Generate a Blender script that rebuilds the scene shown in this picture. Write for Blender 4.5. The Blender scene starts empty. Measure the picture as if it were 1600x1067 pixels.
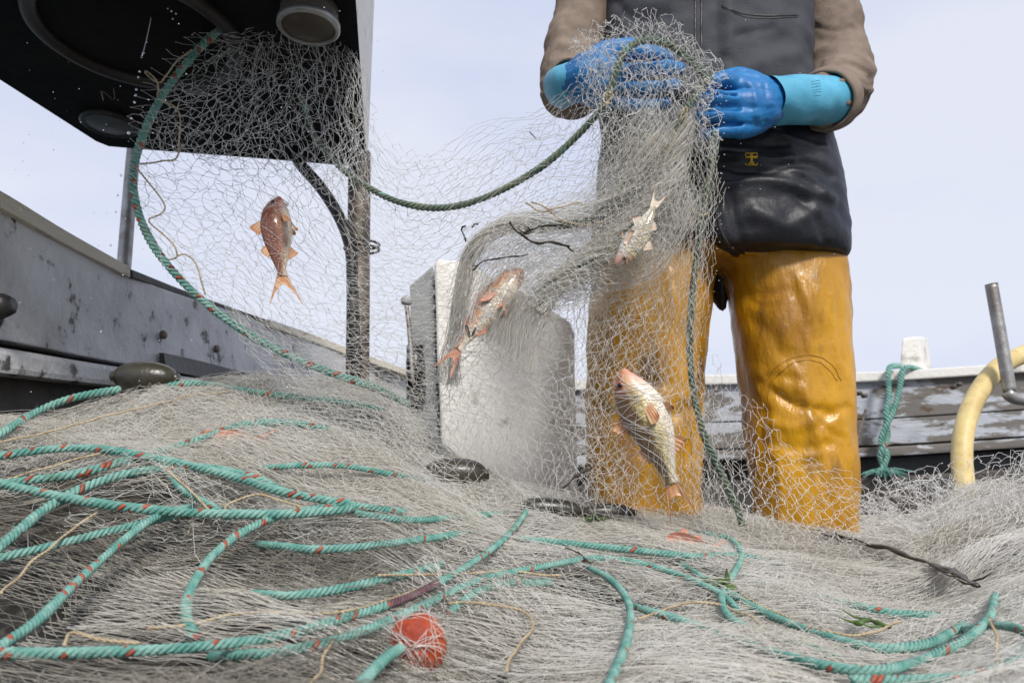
import bpy, bmesh, math, random
import numpy as np
from mathutils import Vector, Matrix, noise as mnoise
from mathutils.bvhtree import BVHTree

random.seed(4); RNG = np.random.default_rng(7)
SC = bpy.context.scene
COL = SC.collection

# ------------------------------------------------------------------ camera
FPX, PITCH, CAMZ = 1155.0, math.radians(11.5), 0.36
cd = bpy.data.cameras.new('camera'); cam = bpy.data.objects.new('camera', cd); COL.objects.link(cam)
cd.sensor_width = 36; cd.lens = 36 * FPX / 1600; cd.clip_start = 0.02; cd.clip_end = 6000
cam.location = (0, 0, CAMZ); cam.rotation_euler = (math.pi / 2 + PITCH, 0, 0)
cd.dof.use_dof = True; cd.dof.focus_distance = 1.03; cd.dof.aperture_fstop = 8
SC.camera = cam

# ------------------------------------------------------------------ sky and sun
SUN_EL, SUN_AZ = math.radians(40), math.radians(163)     # behind the camera, to the right
w = bpy.data.worlds.new('World'); SC.world = w; w.use_nodes = True
nt = w.node_tree; nt.nodes.clear()
def N(t, **k):
    n = nt.nodes.new(t)
    for a, b in k.items(): setattr(n, a, b)
    return n
out = N('ShaderNodeOutputWorld'); bg = N('ShaderNodeBackground')
sky = N('ShaderNodeTexSky', sky_type='NISHITA', sun_disc=False, sun_elevation=SUN_EL, sun_rotation=SUN_AZ)
sm = N('ShaderNodeVectorMath', operation='SCALE'); sm.inputs['Scale'].default_value = 0.10
nt.links.new(sky.outputs[0], sm.inputs[0])
tc = N('ShaderNodeTexCoord'); mp = N('ShaderNodeMapping'); mp.inputs['Scale'].default_value = (1, 1, 2.2)
nz = N('ShaderNodeTexNoise'); nz.inputs['Scale'].default_value = 1.6; nz.inputs['Detail'].default_value = 5
rp = N('ShaderNodeValToRGB')
rp.color_ramp.elements[0].position = 0.30; rp.color_ramp.elements[0].color = (0.57, 0.645, 0.89, 1)
rp.color_ramp.elements[1].position = 0.62; rp.color_ramp.elements[1].color = (0.81, 0.84, 0.955, 1)
nt.links.new(tc.outputs['Generated'], mp.inputs[0]); nt.links.new(mp.outputs[0], nz.inputs['Vector'])
nt.links.new(nz.outputs['Fac'], rp.inputs[0])
mx = N('ShaderNodeMix', data_type='RGBA'); mx.inputs[0].default_value = 0.90
nt.links.new(sm.outputs[0], mx.inputs[6]); nt.links.new(rp.outputs[0], mx.inputs[7])
nt.links.new(mx.outputs[2], bg.inputs[0]); bg.inputs[1].default_value = 1.0
nt.links.new(bg.outputs[0], out.inputs[0])
sl = bpy.data.lights.new('sun', 'SUN'); so = bpy.data.objects.new('sun', sl); COL.objects.link(so)
sl.energy = 3.3; sl.angle = math.radians(12); sl.color = (1, 0.96, 0.9)
sd = Vector((math.sin(SUN_AZ) * math.cos(SUN_EL), math.cos(SUN_AZ) * math.cos(SUN_EL), math.sin(SUN_EL)))
so.rotation_euler = (-sd).to_track_quat('-Z', 'Y').to_euler()
SC.view_settings.view_transform = 'Standard'; SC.view_settings.look = 'None'
SC.view_settings.exposure = 0.05; SC.view_settings.gamma = 1

# ------------------------------------------------------------------ projection helpers
CP, SP = math.cos(PITCH), math.sin(PITCH)
def ray(px, py):
    a = (np.asarray(px, float) - 800) / FPX; b = (533.5 - np.asarray(py, float)) / FPX
    return a, CP - b * SP, SP + b * CP
def at(px, py, Y):
    """world point seen at photo pixel (px,py), Y metres ahead"""
    dx, dy, dz = ray(px, py); s = np.asarray(Y, float) / dy
    return np.stack([dx * s, dy * s, CAMZ + dz * s], -1)
def atz(px, py, z):
    dx, dy, dz = ray(px, py); s = (z - CAMZ) / dz
    return np.stack([dx * s, dy * s, CAMZ + dz * s], -1)
def toPx(P):
    P = np.asarray(P, float); x, y, z = P[..., 0], P[..., 1], P[..., 2] - CAMZ
    d = y * CP + z * SP; u = -y * SP + z * CP
    return 800 + FPX * x / d, 533.5 - FPX * u / d
def V(p): return Vector([float(c) for c in p])
def P3(l): return np.array([at(a, b, c) for a, b, c in l])

def catmull(P, n):
    """resample control points (k,d) to n points along a Catmull-Rom curve"""
    P = np.asarray(P, float); k = len(P)
    Q = np.vstack([2 * P[0] - P[1], P, 2 * P[-1] - P[-2]])
    t = np.linspace(0, k - 1 - 1e-9, n); i = t.astype(int); f = (t - i)[:, None]
    a, b, c, d = Q[i], Q[i + 1], Q[i + 2], Q[i + 3]
    return 0.5 * (2 * b + (c - a) * f + (2 * a - 5 * b + 4 * c - d) * f ** 2 + (3 * b - a - 3 * c + d) * f ** 3)
def resample(P, step):
    C = catmull(P, max(60, len(P) * 24)); L = np.r_[0, np.cumsum(np.linalg.norm(np.diff(C, axis=0), axis=1))]
    n = max(3, int(L[-1] / step)); s = np.linspace(0, L[-1], n)
    return np.stack([np.interp(s, L, C[:, j]) for j in range(3)], -1)
def sinnoise(P, freq, amp, seed, octs=5):
    r = np.random.default_rng(seed); o = np.zeros(P.shape)
    for _ in range(octs):
        k = r.normal(size=(3, P.shape[-1])) * freq; ph = r.uniform(0, 6.28, 3)
        o += np.sin(np.einsum('...d,cd->...c', P, k)[..., :P.shape[-1]] + ph[:P.shape[-1]])
    return o * amp / math.sqrt(octs)

# ------------------------------------------------------------------ materials
def mat(name, c1, c2=None, scale=8, rough=0.6, bump=0.0, bscale=None, lo=0.4, hi=0.6, stretch=(1, 1, 1), detail=6, spec=0.5,
        spots=None, spot_scale=40, spot_amt=0.2, coat=0, metal=0, trans=0, sss=0, rough2=None, transl=0, spot_lo=0.62):
    m = bpy.data.materials.new(name); m.use_nodes = True; t = m.node_tree; b = t.nodes['Principled BSDF']
    b.inputs['Roughness'].default_value = rough; b.inputs['Specular IOR Level'].default_value = spec
    b.inputs['Metallic'].default_value = metal; b.inputs['Coat Weight'].default_value = coat; b.inputs['Coat Roughness'].default_value = 0.12
    b.inputs['Transmission Weight'].default_value = trans
    if sss: b.inputs['Subsurface Weight'].default_value = sss; b.inputs['Subsurface Radius'].default_value = (.01, .005, .003)
    tcn = t.nodes.new('ShaderNodeTexCoord'); mp = t.nodes.new('ShaderNodeMapping'); mp.inputs['Scale'].default_value = stretch
    t.links.new(tcn.outputs['Object'], mp.inputs[0])
    def nz(sc, det=detail):
        n = t.nodes.new('ShaderNodeTexNoise'); n.inputs['Scale'].default_value = sc; n.inputs['Detail'].default_value = det
        n.inputs['Roughness'].default_value = 0.62; t.links.new(mp.outputs[0], n.inputs['Vector']); return n
    def ramp(src, a, b_):
        r = t.nodes.new('ShaderNodeMapRange'); r.inputs['From Min'].default_value = a; r.inputs['From Max'].default_value = b_
        t.links.new(src, r.inputs['Value']); return r.outputs[0]
    def mix(f, a, b_):
        n = t.nodes.new('ShaderNodeMix'); n.data_type = 'RGBA'; t.links.new(f, n.inputs[0])
        for i, v in ((6, a), (7, b_)):
            if isinstance(v, tuple): n.inputs[i].default_value = (*v, 1)
            else: t.links.new(v, n.inputs[i])
        return n.outputs[2]
    cur = c1; f = None
    if c2: f = ramp(nz(scale).outputs['Fac'], lo, hi); cur = mix(f, c1, c2)
    if spots:
        cur = mix(ramp(nz(spot_scale, 5).outputs['Fac'], spot_lo, spot_lo + spot_amt), cur, spots)
    if isinstance(cur, tuple): b.inputs['Base Color'].default_value = (*cur, 1)
    else: t.links.new(cur, b.inputs['Base Color'])
    if rough2 is not None and f is not None:
        r = t.nodes.new('ShaderNodeMapRange'); r.inputs['To Min'].default_value = rough; r.inputs['To Max'].default_value = rough2
        t.links.new(f, r.inputs['Value']); t.links.new(r.outputs[0], b.inputs['Roughness'])
    if transl:
        tl = t.nodes.new('ShaderNodeBsdfTranslucent'); ms = t.nodes.new('ShaderNodeMixShader'); ms.inputs[0].default_value = transl
        if isinstance(cur, tuple): tl.inputs[0].default_value = (*cur, 1)
        else: t.links.new(cur, tl.inputs[0])
        t.links.new(b.outputs[0], ms.inputs[1]); t.links.new(tl.outputs[0], ms.inputs[2]); t.links.new(ms.outputs[0], t.nodes['Material Output'].inputs[0])
    if bump:
        bn = t.nodes.new('ShaderNodeBump'); bn.inputs['Strength'].default_value = bump; bn.inputs['Distance'].default_value = 0.01
        t.links.new(nz(bscale or scale * 3).outputs['Fac'], bn.inputs['Height']); t.links.new(bn.outputs[0], b.inputs['Normal'])
    return m
M = dict(
    mono=mat('monofilament', (0.96, 0.955, 0.94), (0.90, 0.885, 0.85), 9, 0.22, spec=0.8, transl=0.4),
    mono_wet=mat('wet net', (0.93, 0.915, 0.87), (0.82, 0.79, 0.715), 5, 0.3, transl=0.35),
    mono_shade=mat('shade toned net', (0.40, 0.37, 0.31), (0.20, 0.18, 0.145), 6, 0.4, transl=0.2),  # dark brown tone puts the near-left shade into the thread colour
    mono_beige=mat('beige monofilament', (0.91, 0.88, 0.81), (0.80, 0.75, 0.64), 7, 0.3, transl=0.35),
    mono_grey=mat('grey monofilament', (0.70, 0.67, 0.60), (0.50, 0.47, 0.40), 6, 0.35, transl=0.3),
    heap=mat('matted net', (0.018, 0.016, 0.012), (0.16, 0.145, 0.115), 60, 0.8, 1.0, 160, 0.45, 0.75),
    rope=mat('turquoise rope', (0.11, 0.315, 0.26), (0.26, 0.47, 0.40), 40, 0.5, 0.5, 500, spots=(0.13, 0.19, 0.14), spot_scale=12, spot_amt=.16),
    rope_dirty=mat('faded green rope', (0.10, 0.155, 0.115), (0.21, 0.235, 0.165), 25, 0.7, 0.5, 400),
    fleck=mat('red fleck', (0.36, 0.085, 0.04), (0.24, 0.06, 0.04), 60, 0.5),
    whip=mat('purple whipping', (0.09, 0.035, 0.05), (0.16, 0.10, 0.10), 60, 0.6),
    twine=mat('tan twine', (0.52, 0.42, 0.27), (0.36, 0.27, 0.16), 40, 0.6, 0.3, 500),
    yellow=mat('yellow oilskin', (0.57, 0.285, 0.004), (0.33, 0.145, 0.003), 8, 0.24, 0.7, 24, 0.38, 0.66, stretch=(1, 1, .4), spots=(0.12, 0.055, 0.012), spot_scale=12, spot_amt=0.15, spot_lo=.53, coat=0.10, rough2=.5),
    seam=mat('oilskin seam', (0.30, 0.14, 0.01), (0.42, 0.20, 0.01), 60, 0.5),
    vest=mat('dark vest fabric', (0.030, 0.032, 0.040), (0.045, 0.047, 0.056), 5, 0.75, 0.25, 260),
    pvc=mat('black oilskin', (0.009, 0.0095, 0.013), (0.018, 0.019, 0.025), 6, 0.46, 0.22, 40, spec=.4),
    fleece=mat('brown fleece', (0.285, 0.225, 0.18), (0.215, 0.165, 0.13), 14, 0.95, 0.5, 420, spec=0.1),
    glove=mat('blue rubber glove', (0.010, 0.185, 0.46), (0.008, 0.125, 0.35), 12, 0.46, 0.12, 90, spots=(0.05, 0.11, 0.2), spot_scale=18),
    cuff=mat('pale blue glove cuff', (0.10, 0.42, 0.60), (0.075, 0.34, 0.50), 14, 0.5, 0.15, 80, spots=(0.06, 0.16, 0.2), spot_scale=16),
    stamp=mat('faded ink', (0.05, 0.2, 0.32), (0.08, 0.32, 0.46), 150),
    skin=mat('skin', (0.50, 0.29, 0.20), (0.44, 0.24, 0.17), 20, 0.5),
    wool=mat('navy wool', (0.03, 0.035, 0.06), (0.02, 0.02, 0.035), 80, 0.9, 0.6, 200),
    rubber=mat('black rubber', (0.012, 0.012, 0.012), (0.03, 0.028, 0.026), 12, 0.35, 0.2, 60),
    paint=mat('flaking grey paint', (0.42, 0.44, 0.475), (0.165, 0.15, 0.135), 7, 0.42, 0.5, 22, 0.475, 0.52, stretch=(0.45, 1, 1.7), rough2=0.85, spots=(0.10, 0.065, 0.04), spot_scale=11, spot_amt=0.06),
    paint2=mat('wet grey paint', (0.60, 0.60, 0.595), (0.27, 0.26, 0.25), 5, 0.38, 0.6, 34, 0.44, 0.74, stretch=(1, 1, .7), spots=(0.045, 0.04, 0.03), spot_scale=20, spot_amt=0.06, spot_lo=.585),
    cream=mat('worn cream paint', (0.66, 0.60, 0.47), (0.24, 0.20, 0.14), 9, 0.6, 0.4, 60, 0.56, 0.70, stretch=(1, 1, 3)),
    white=mat('chipped white paint', (0.72, 0.70, 0.65), (0.36, 0.33, 0.28), 11, 0.55, 0.35, 60, 0.56, 0.68),
    darkwood=mat('wet dark timber', (0.035, 0.03, 0.027), (0.07, 0.06, 0.05), 8, 0.6, 0.4, 40),
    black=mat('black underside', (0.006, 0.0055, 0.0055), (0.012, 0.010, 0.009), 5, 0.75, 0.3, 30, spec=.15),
    blackring=mat('dark ring', (0.03, 0.028, 0.026), (0.018, 0.012, 0.01), 9, 0.5),
    steel=mat('dull steel', (0.42, 0.42, 0.41), (0.24, 0.22, 0.20), 14, 0.42, 0.2, 60, metal=0.6),
    rust=mat('brown stained steel', (0.20, 0.16, 0.125), (0.085, 0.07, 0.055), 9, 0.5, 0.4, 50, metal=0.25),
    lens=mat('lamp lens', (0.12, 0.10, 0.08), (0.07, 0.055, 0.04), 14, 0.25),
    lensdim=mat('dim lamp lens', (0.085, 0.075, 0.065), (0.05, 0.045, 0.04), 20, 0.4),
    box=mat('scuffed white plastic', (0.90, 0.885, 0.84), (0.82, 0.80, 0.74), 22, 0.5, 0.3, 70, 0.4, 0.7, spots=(0.40, 0.37, 0.32), spot_scale=15, spot_amt=0.08),
    boxside=mat('grey plastic side', (0.42, 0.43, 0.43), (0.30, 0.31, 0.31), 9, 0.45, 0.3, 40),
    hose=mat('yellow hose', (0.70, 0.55, 0.24), (0.56, 0.42, 0.17), 16, 0.45, 0.15, 60, spots=(0.18, 0.13, 0.06), spot_scale=24),
    floatd=mat('dark olive float', (0.022, 0.020, 0.014), (0.05, 0.045, 0.03), 9, 0.30, 0.25, 50, coat=0.1, spots=(.09, .085, .06), spot_scale=40),
    orange=mat('orange float', (0.56, 0.085, 0.012), (0.30, 0.035, 0.012), 22, 0.45, 0.6, 90, spots=(0.2, 0.07, 0.04), spot_scale=60),
    weed=mat('dark seaweed', (0.018, 0.014, 0.01), (0.04, 0.03, 0.02), 60, 0.35),
    leaf=mat('green seaweed', (0.09, 0.16, 0.03), (0.05, 0.09, 0.02), 30, 0.4),
    logo=mat('yellow emblem', (0.75, 0.47, 0.02), None, rough=0.5),
    water=mat('sea water', (0.03, 0.06, 0.07), (0.04, 0.075, 0.085), 0.3, 0.12, 0.6, 1.5),
    deck=mat('wet deck boards', (0.07, 0.065, 0.06), (0.12, 0.11, 0.10), 6, 0.5, 0.4, 40, stretch=(6, 1, 1)),
    fin=mat('pink fin', (0.55, 0.22, 0.14), (0.60, 0.36, 0.25), 60, 0.4, 0.4, 200, stretch=(1, 1, 4)),
    finpale=mat('pale fin', (0.66, 0.58, 0.46), (0.60, 0.44, 0.34), 60, 0.4),
    finor=mat('orange fin', (0.52, 0.22, 0.09), (0.58, 0.36, 0.20), 60, 0.4),
    eye=mat('fish eye', (0.02, 0.015, 0.012), None, rough=0.12),
    eyering=mat('fish eye ring', (0.45, 0.22, 0.13), (0.3, 0.1, 0.06), 200, 0.25),
    drop=mat('water drop', (0.85, 0.88, 0.92), None, rough=0.05, trans=0.6),
)

# ------------------------------------------------------------------ object helpers
def tag(o, label=None, cat=None, group=None, kind=None):
    if label: o['label'] = label
    if cat: o['category'] = cat
    if group: o['group'] = group
    if kind: o['kind'] = kind
    return o
def empty(name, loc, label, cat, group=None):
    o = bpy.data.objects.new(name, None); COL.objects.link(o); o.location = V(loc); o.empty_display_size = 0.05
    return tag(o, label, cat, group)
def link(name, me, mats, parent=None, smooth=True):
    for m in (mats if isinstance(mats, (list, tuple)) else [mats]): me.materials.append(m)
    if smooth and len(me.polygons): me.polygons.foreach_set('use_smooth', np.ones(len(me.polygons), bool))
    o = bpy.data.objects.new(name, me); COL.objects.link(o)
    if parent is not None:
        # geometry is written in world metres; keep it there under the parent
        o.parent = parent; o.matrix_parent_inverse = parent.matrix_basis.inverted()
    return o
def npmesh(name, verts, faces, midx=None):
    """faces (M,k) int array with a fixed k"""
    me = bpy.data.meshes.new(name); verts = np.asarray(verts, np.float32); faces = np.asarray(faces, np.int32)
    me.vertices.add(len(verts)); me.vertices.foreach_set('co', verts.ravel())
    k = faces.shape[1]; me.loops.add(faces.size); me.loops.foreach_set('vertex_index', faces.ravel())
    me.polygons.add(len(faces)); me.polygons.foreach_set('loop_start', np.arange(0, faces.size, k, dtype=np.int32))
    if midx is not None: me.polygons.foreach_set('material_index', np.asarray(midx, np.int32))
    me.update(calc_edges=True); return me
def bm_mesh(name, bm):
    bmesh.ops.recalc_face_normals(bm, faces=bm.faces); me = bpy.data.meshes.new(name); bm.to_mesh(me); bm.free(); return me

def tubes_np(S, r, sides=3):
    """S (N,K,3) strands, r scalar or (N,) -> verts, quads"""
    S = np.asarray(S, float); Nn, K, _ = S.shape
    T = np.gradient(S, axis=1); T /= np.linalg.norm(T, axis=2, keepdims=True) + 1e-12
    ref = np.where(np.abs(T[..., 2:3]) < 0.9, np.array([0., 0, 1]), np.array([1., 0, 0]))
    A = np.cross(T, ref); A /= np.linalg.norm(A, axis=2, keepdims=True) + 1e-12; B = np.cross(T, A)
    th = np.arange(sides) * 2 * math.pi / sides
    rr = np.broadcast_to(np.asarray(r, float).reshape(-1, 1, 1, 1), (Nn, 1, 1, 1))
    Vv = S[:, :, None] + rr * (np.cos(th)[None, None, :, None] * A[:, :, None] + np.sin(th)[None, None, :, None] * B[:, :, None])
    idx = np.arange(Nn * K * sides).reshape(Nn, K, sides); j = (np.arange(sides) + 1) % sides
    F = np.stack([idx[:, :-1], idx[:, 1:], idx[:, 1:][:, :, j], idx[:, :-1][:, :, j]], -1).reshape(-1, 4)
    return Vv.reshape(-1, 3), F
class Acc:
    def __init__(s): s.v = []; s.f = []; s.m = []; s.n = 0
    def add(s, v, f, mi=0):
        s.v.append(v); s.f.append(np.asarray(f) + s.n); s.m.append(np.full(len(f), mi) if np.isscalar(mi) else mi); s.n += len(v)
    def mesh(s, name): return npmesh(name, np.vstack(s.v), np.vstack(s.f), np.concatenate(s.m))
def frames(P):
    T = np.gradient(P, axis=0); T /= np.linalg.norm(T, axis=1, keepdims=True) + 1e-12
    n = np.cross(T[0], [0, 0, 1.]); n = n if np.linalg.norm(n) > .1 else np.cross(T[0], [1., 0, 0]); Ns = []
    for t in T:
        n = n - t * n.dot(t); n = n / np.linalg.norm(n); Ns.append(n)
    Ns = np.array(Ns); return T, Ns, np.cross(T, Ns)
def tube(acc, P, r, sides=12, mi=0, flat=1.0, cap=True):
    P = np.asarray(P, float); n = len(P); T, A, B = frames(P); r = np.broadcast_to(np.asarray(r, float), (n,))
    if cap:
        e = r[0] * .6; P = np.vstack([P[0] - T[0] * r[0] * .05, P, P[-1] + T[-1] * r[-1] * .05])
        A = np.vstack([A[:1], A, A[-1:]]); B = np.vstack([B[:1], B, B[-1:]]); r = np.r_[r[0] * .02, r, r[-1] * .02]; n += 2
    th = np.arange(sides) * 2 * math.pi / sides
    v = P[:, None] + r[:, None, None] * (np.cos(th)[None, :, None] * A[:, None] + flat * np.sin(th)[None, :, None] * B[:, None])
    idx = np.arange(n * sides).reshape(n, sides); j = (np.arange(sides) + 1) % sides
    f = np.stack([idx[:-1], idx[1:], idx[1:][:, j], idx[:-1][:, j]], -1).reshape(-1, 4); acc.add(v.reshape(-1, 3), f, mi)
def tube_obj(name, ctrl, r, m, parent=None, step=0.01, sides=12, flat=1.0):
    a = Acc(); P = resample(ctrl, step); rr = r
    if not np.isscalar(r): rr = np.interp(np.linspace(0, 1, len(P)), np.linspace(0, 1, len(r)), r)
    tube(a, P, rr, sides, 0, flat); return link(name, a.mesh(name), m, parent)

def rope(name, ctrl, R, mats, label=None, cat='rope', group=None, parent=None, pitch=4.0, fleck=0.5, seed=1, whip=None, fuzz=True):
    """three laid strands twisted round the path; mats = [rope, fleck(, whipping)]"""
    R = R * .80; rr = random.Random(seed); P = resample(ctrl, R * .34); n = len(P); T, A, B = frames(P)
    s = np.r_[0, np.cumsum(np.linalg.norm(np.diff(P, axis=0), axis=1))]; a = Acc(); sides = 8
    pitch = pitch * 1.0; wob = 1 + .05 * np.sin(s * 31 + seed) + .03 * np.sin(s * 77)
    for k in range(3):
        ph = 2 * math.pi * k / 3 - s * 2 * math.pi / (R * pitch)
        C = P + (.62 * R * wob)[:, None] * (np.cos(ph)[:, None] * A + np.sin(ph)[:, None] * B)
        i0 = a.n; tube(a, C, .47 * R * wob, sides, 0)
        mi = np.zeros((n + 1, sides), int)
        if k == 0 or (k == 1 and fleck > .6):
            x = rr.uniform(0, 10 * R)
            while x < s[-1]:
                i = int(np.searchsorted(s, x)); mi[i:i + int(3.4 + rr.random() * 2.4)] = 1; x += R * pitch * rr.choice([1, 2, 2, 3, 4]) / max(fleck, .1) * .9
        if whip: mi[int(whip[0] * n):int(whip[1] * n)] = 2
        a.m[-1] = mi.ravel()
    if fuzz:   # broken fibres standing off the lay
        K = int(s[-1] / R * 1.1); ii = RNG.integers(2, n - 3, K); d = RNG.normal(size=(K, 3)); d -= T[ii] * (d * T[ii]).sum(1)[:, None] * .3
        d /= np.linalg.norm(d, axis=1, keepdims=True); b = P[ii] + d * R * .9; L = RNG.uniform(.5, 1.6, (K, 1)) * R
        S = np.stack([b, b + d * L * .5 + T[ii] * L * .6, b + d * L * .7 + T[ii] * L * 1.3], 1); v, f = tubes_np(S, R * .03); a.add(v, f, 0)
    o = link(name, a.mesh(name), mats, parent)
    return tag(o, label, cat, group) if label else o

def quadstrip(bm, rows):
    vs = [[bm.verts.new(V(p)) for p in r] for r in rows]
    for i in range(len(vs) - 1):
        for j in range(len(vs[0]) - 1): bm.faces.new((vs[i][j], vs[i][j + 1], vs[i + 1][j + 1], vs[i + 1][j]))
    return vs
def slab(bm, top, bot, th):
    """a board: its seen face runs between two polylines, and it is th (vector) thick"""
    top, bot = [V(p) for p in top], [V(p) for p in bot]; th = V(th); n = len(top)
    f = [[bm.verts.new(p) for p in l] for l in (top, bot, [p + th for p in bot], [p + th for p in top])]
    for i in range(n - 1):
        for a in range(4):
            b = (a + 1) % 4; bm.faces.new((f[a][i], f[a][i + 1], f[b][i + 1], f[b][i]))
    for i in (0, n - 1): bm.faces.new([f[a][i] for a in range(4)])
def bevel(bm, w, seg=2):
    bmesh.ops.bevel(bm, geom=[e for e in bm.edges if e.calc_face_angle(0) > .5], offset=w, segments=seg, profile=.6, affect='EDGES')
def disc_stack(acc, c, ax, prof, sides=32, mi=0):
    """lathe: prof = [(along, radius)] about the axis ax through c"""
    ax = np.array(ax, float); ax /= np.linalg.norm(ax); u = np.cross(ax, [0.3, .9, .2]); u /= np.linalg.norm(u); w_ = np.cross(ax, u)
    th = np.arange(sides) * 2 * math.pi / sides; v = []
    for a, r in prof: v.append(np.asarray(c) + ax * a + r * (np.cos(th)[:, None] * u + np.sin(th)[:, None] * w_))
    n = len(prof); idx = np.arange(n * sides).reshape(n, sides); j = (np.arange(sides) + 1) % sides
    acc.add(np.vstack(v), np.stack([idx[:-1], idx[1:], idx[1:][:, j], idx[:-1][:, j]], -1).reshape(-1, 4), mi)
def lathe_obj(name, c, ax, prof, m, parent=None, sides=32):
    a = Acc(); disc_stack(a, c, ax, prof, sides); return link(name, a.mesh(name), m, parent)

def fuse(name, acc, voxel, smooth=4, fac=.5):
    """voxel union of overlapping closed shapes into one continuous surface"""
    me = acc.mesh(name); o = bpy.data.objects.new(name, me); COL.objects.link(o)
    r = o.modifiers.new('r', 'REMESH'); r.mode = 'VOXEL'; r.voxel_size = voxel
    if smooth: s = o.modifiers.new('s', 'SMOOTH'); s.factor = fac; s.iterations = smooth
    dg = bpy.context.evaluated_depsgraph_get(); m2 = bpy.data.meshes.new_from_object(o.evaluated_get(dg))
    bpy.data.objects.remove(o); bpy.data.meshes.remove(me); m2.name = name; m2.materials.clear(); return m2
def limb(acc, pts, radii, step=.012, sides=18, flat=1.0):
    """tapered rounded limb; pts world, radii per point"""
    P = resample(pts, step); L0 = np.r_[0, np.cumsum(np.linalg.norm(np.diff(np.asarray(pts, float), axis=0), axis=1))]
    r = np.interp(np.linspace(0, 1, len(P)), L0 / L0[-1], radii)
    T0 = P[0] - P[1]; T0 /= np.linalg.norm(T0); T1 = P[-1] - P[-2]; T1 /= np.linalg.norm(T1); k = np.array([.97, .8, .5])
    pre = [P[0] + T0 * r[0] * a for a in k]; post = [P[-1] + T1 * r[-1] * a for a in k[::-1]]
    rs = np.sqrt(1 - k ** 2)
    tube(acc, np.vstack([pre, P, post]), np.r_[r[0] * rs, r, r[-1] * rs[::-1]], sides, 0, flat)
def slices(acc, rows, sides=40, pw=2.4):
    """stack of rounded sections: (py, xL, xR, Ycentre, depth radius)"""
    v = []; th = np.arange(sides) * 2 * math.pi / sides; c, s = np.cos(th), np.sin(th); e = 2 / pw
    cx, cy = np.sign(c) * np.abs(c) ** e, np.sign(s) * np.abs(s) ** e
    R = catmull(np.array(rows, float), len(rows) * 8)
    R = np.vstack([R[:1], R, R[-1:]]); n = len(R)
    for i, (py, a, b, Y, d) in enumerate(R):
        p, q = at(a, py, Y), at(b, py, Y); k = .02 if i in (0, n - 1) else 1
        m = (p + q) / 2; v.append(m + k * np.stack([cx * (q[0] - p[0]) / 2, cy * d, 0 * cx], -1))
    idx = np.arange(n * sides).reshape(n, sides); j = (np.arange(sides) + 1) % sides
    acc.add(np.vstack(v), np.stack([idx[:-1], idx[1:], idx[1:][:, j], idx[:-1][:, j]], -1).reshape(-1, 4))
def coords(me):
    v = np.empty(len(me.vertices) * 3, np.float32); me.vertices.foreach_get('co', v); nn = np.empty(len(v), np.float32)
    me.vertices.foreach_get('normal', nn); return v.reshape(-1, 3).astype(float), nn.reshape(-1, 3).astype(float)
def setco(me, v): me.vertices.foreach_set('co', v.astype(np.float32).ravel()); me.update()
def seg_dist(x, y, poly):
    d = np.full(x.shape, 1e9)
    for (ax, ay), (bx, by) in zip(poly[:-1], poly[1:]):
        L = (bx - ax) ** 2 + (by - ay) ** 2 + 1e-9; t = np.clip(((x - ax) * (bx - ax) + (y - ay) * (by - ay)) / L, 0, 1)
        d = np.minimum(d, np.hypot(x - ax - t * (bx - ax), y - ay - t * (by - ay)))
    return d
def crease(me, folds, wrinkle=0, wf=(20, 20, 8), seed=0):
    """folds of cloth: raised or sunk ridges along lines on the front of the garment, plus loose wrinkling"""
    v, n = coords(me); x, y = toPx(v); d = np.zeros(len(v)); front = np.clip(-n[:, 1] * 1.6 + .35, 0, 1)
    for poly, amp, wd in folds:
        C = catmull(np.array(poly, float), len(poly) * 5); d += amp * np.exp(-(seg_dist(x, y, C) / wd) ** 2) * front
    if wrinkle:
        q = v * np.array(wf); w_ = np.array([mnoise.fractal(Vector(p) + Vector((seed, 0, 0)), 1, 2, 3) for p in q]); d += w_ * wrinkle
    setco(me, v + n * d[:, None])
def bvh(o): return BVHTree.FromPolygons([p.co[:] for p in o.data.vertices], [p.vertices[:] for p in o.data.polygons])
def onto(t, px, py, lift=.001, Yfall=1.4):
    dx, dy, dz = ray(px, py); d = Vector((float(dx), float(dy), float(dz))).normalized()
    h = t.ray_cast(Vector((0, 0, CAMZ)), d)
    return np.array(h[0] - d * lift) if h[0] is not None else at(px, py, Yfall)

# ================================================================== SETTING
bm = bmesh.new(); quadstrip(bm, [[(-3000, -3000, -.9), (3000, -3000, -.9)], [(-3000, 3000, -.9), (3000, 3000, -.9)]])
tag(link('sea', bm_mesh('sea', bm), M['water']), kind='structure')
bm = bmesh.new(); slab(bm, [(-1.45, -1.2, 0), (2.9, -1.2, 0)], [(-1.1, 3.75, 0), (2.7, 3.3, 0)], (0, 0, -.08))
tag(link('deck', bm_mesh('deck', bm), M['deck'], smooth=False), kind='structure')

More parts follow.
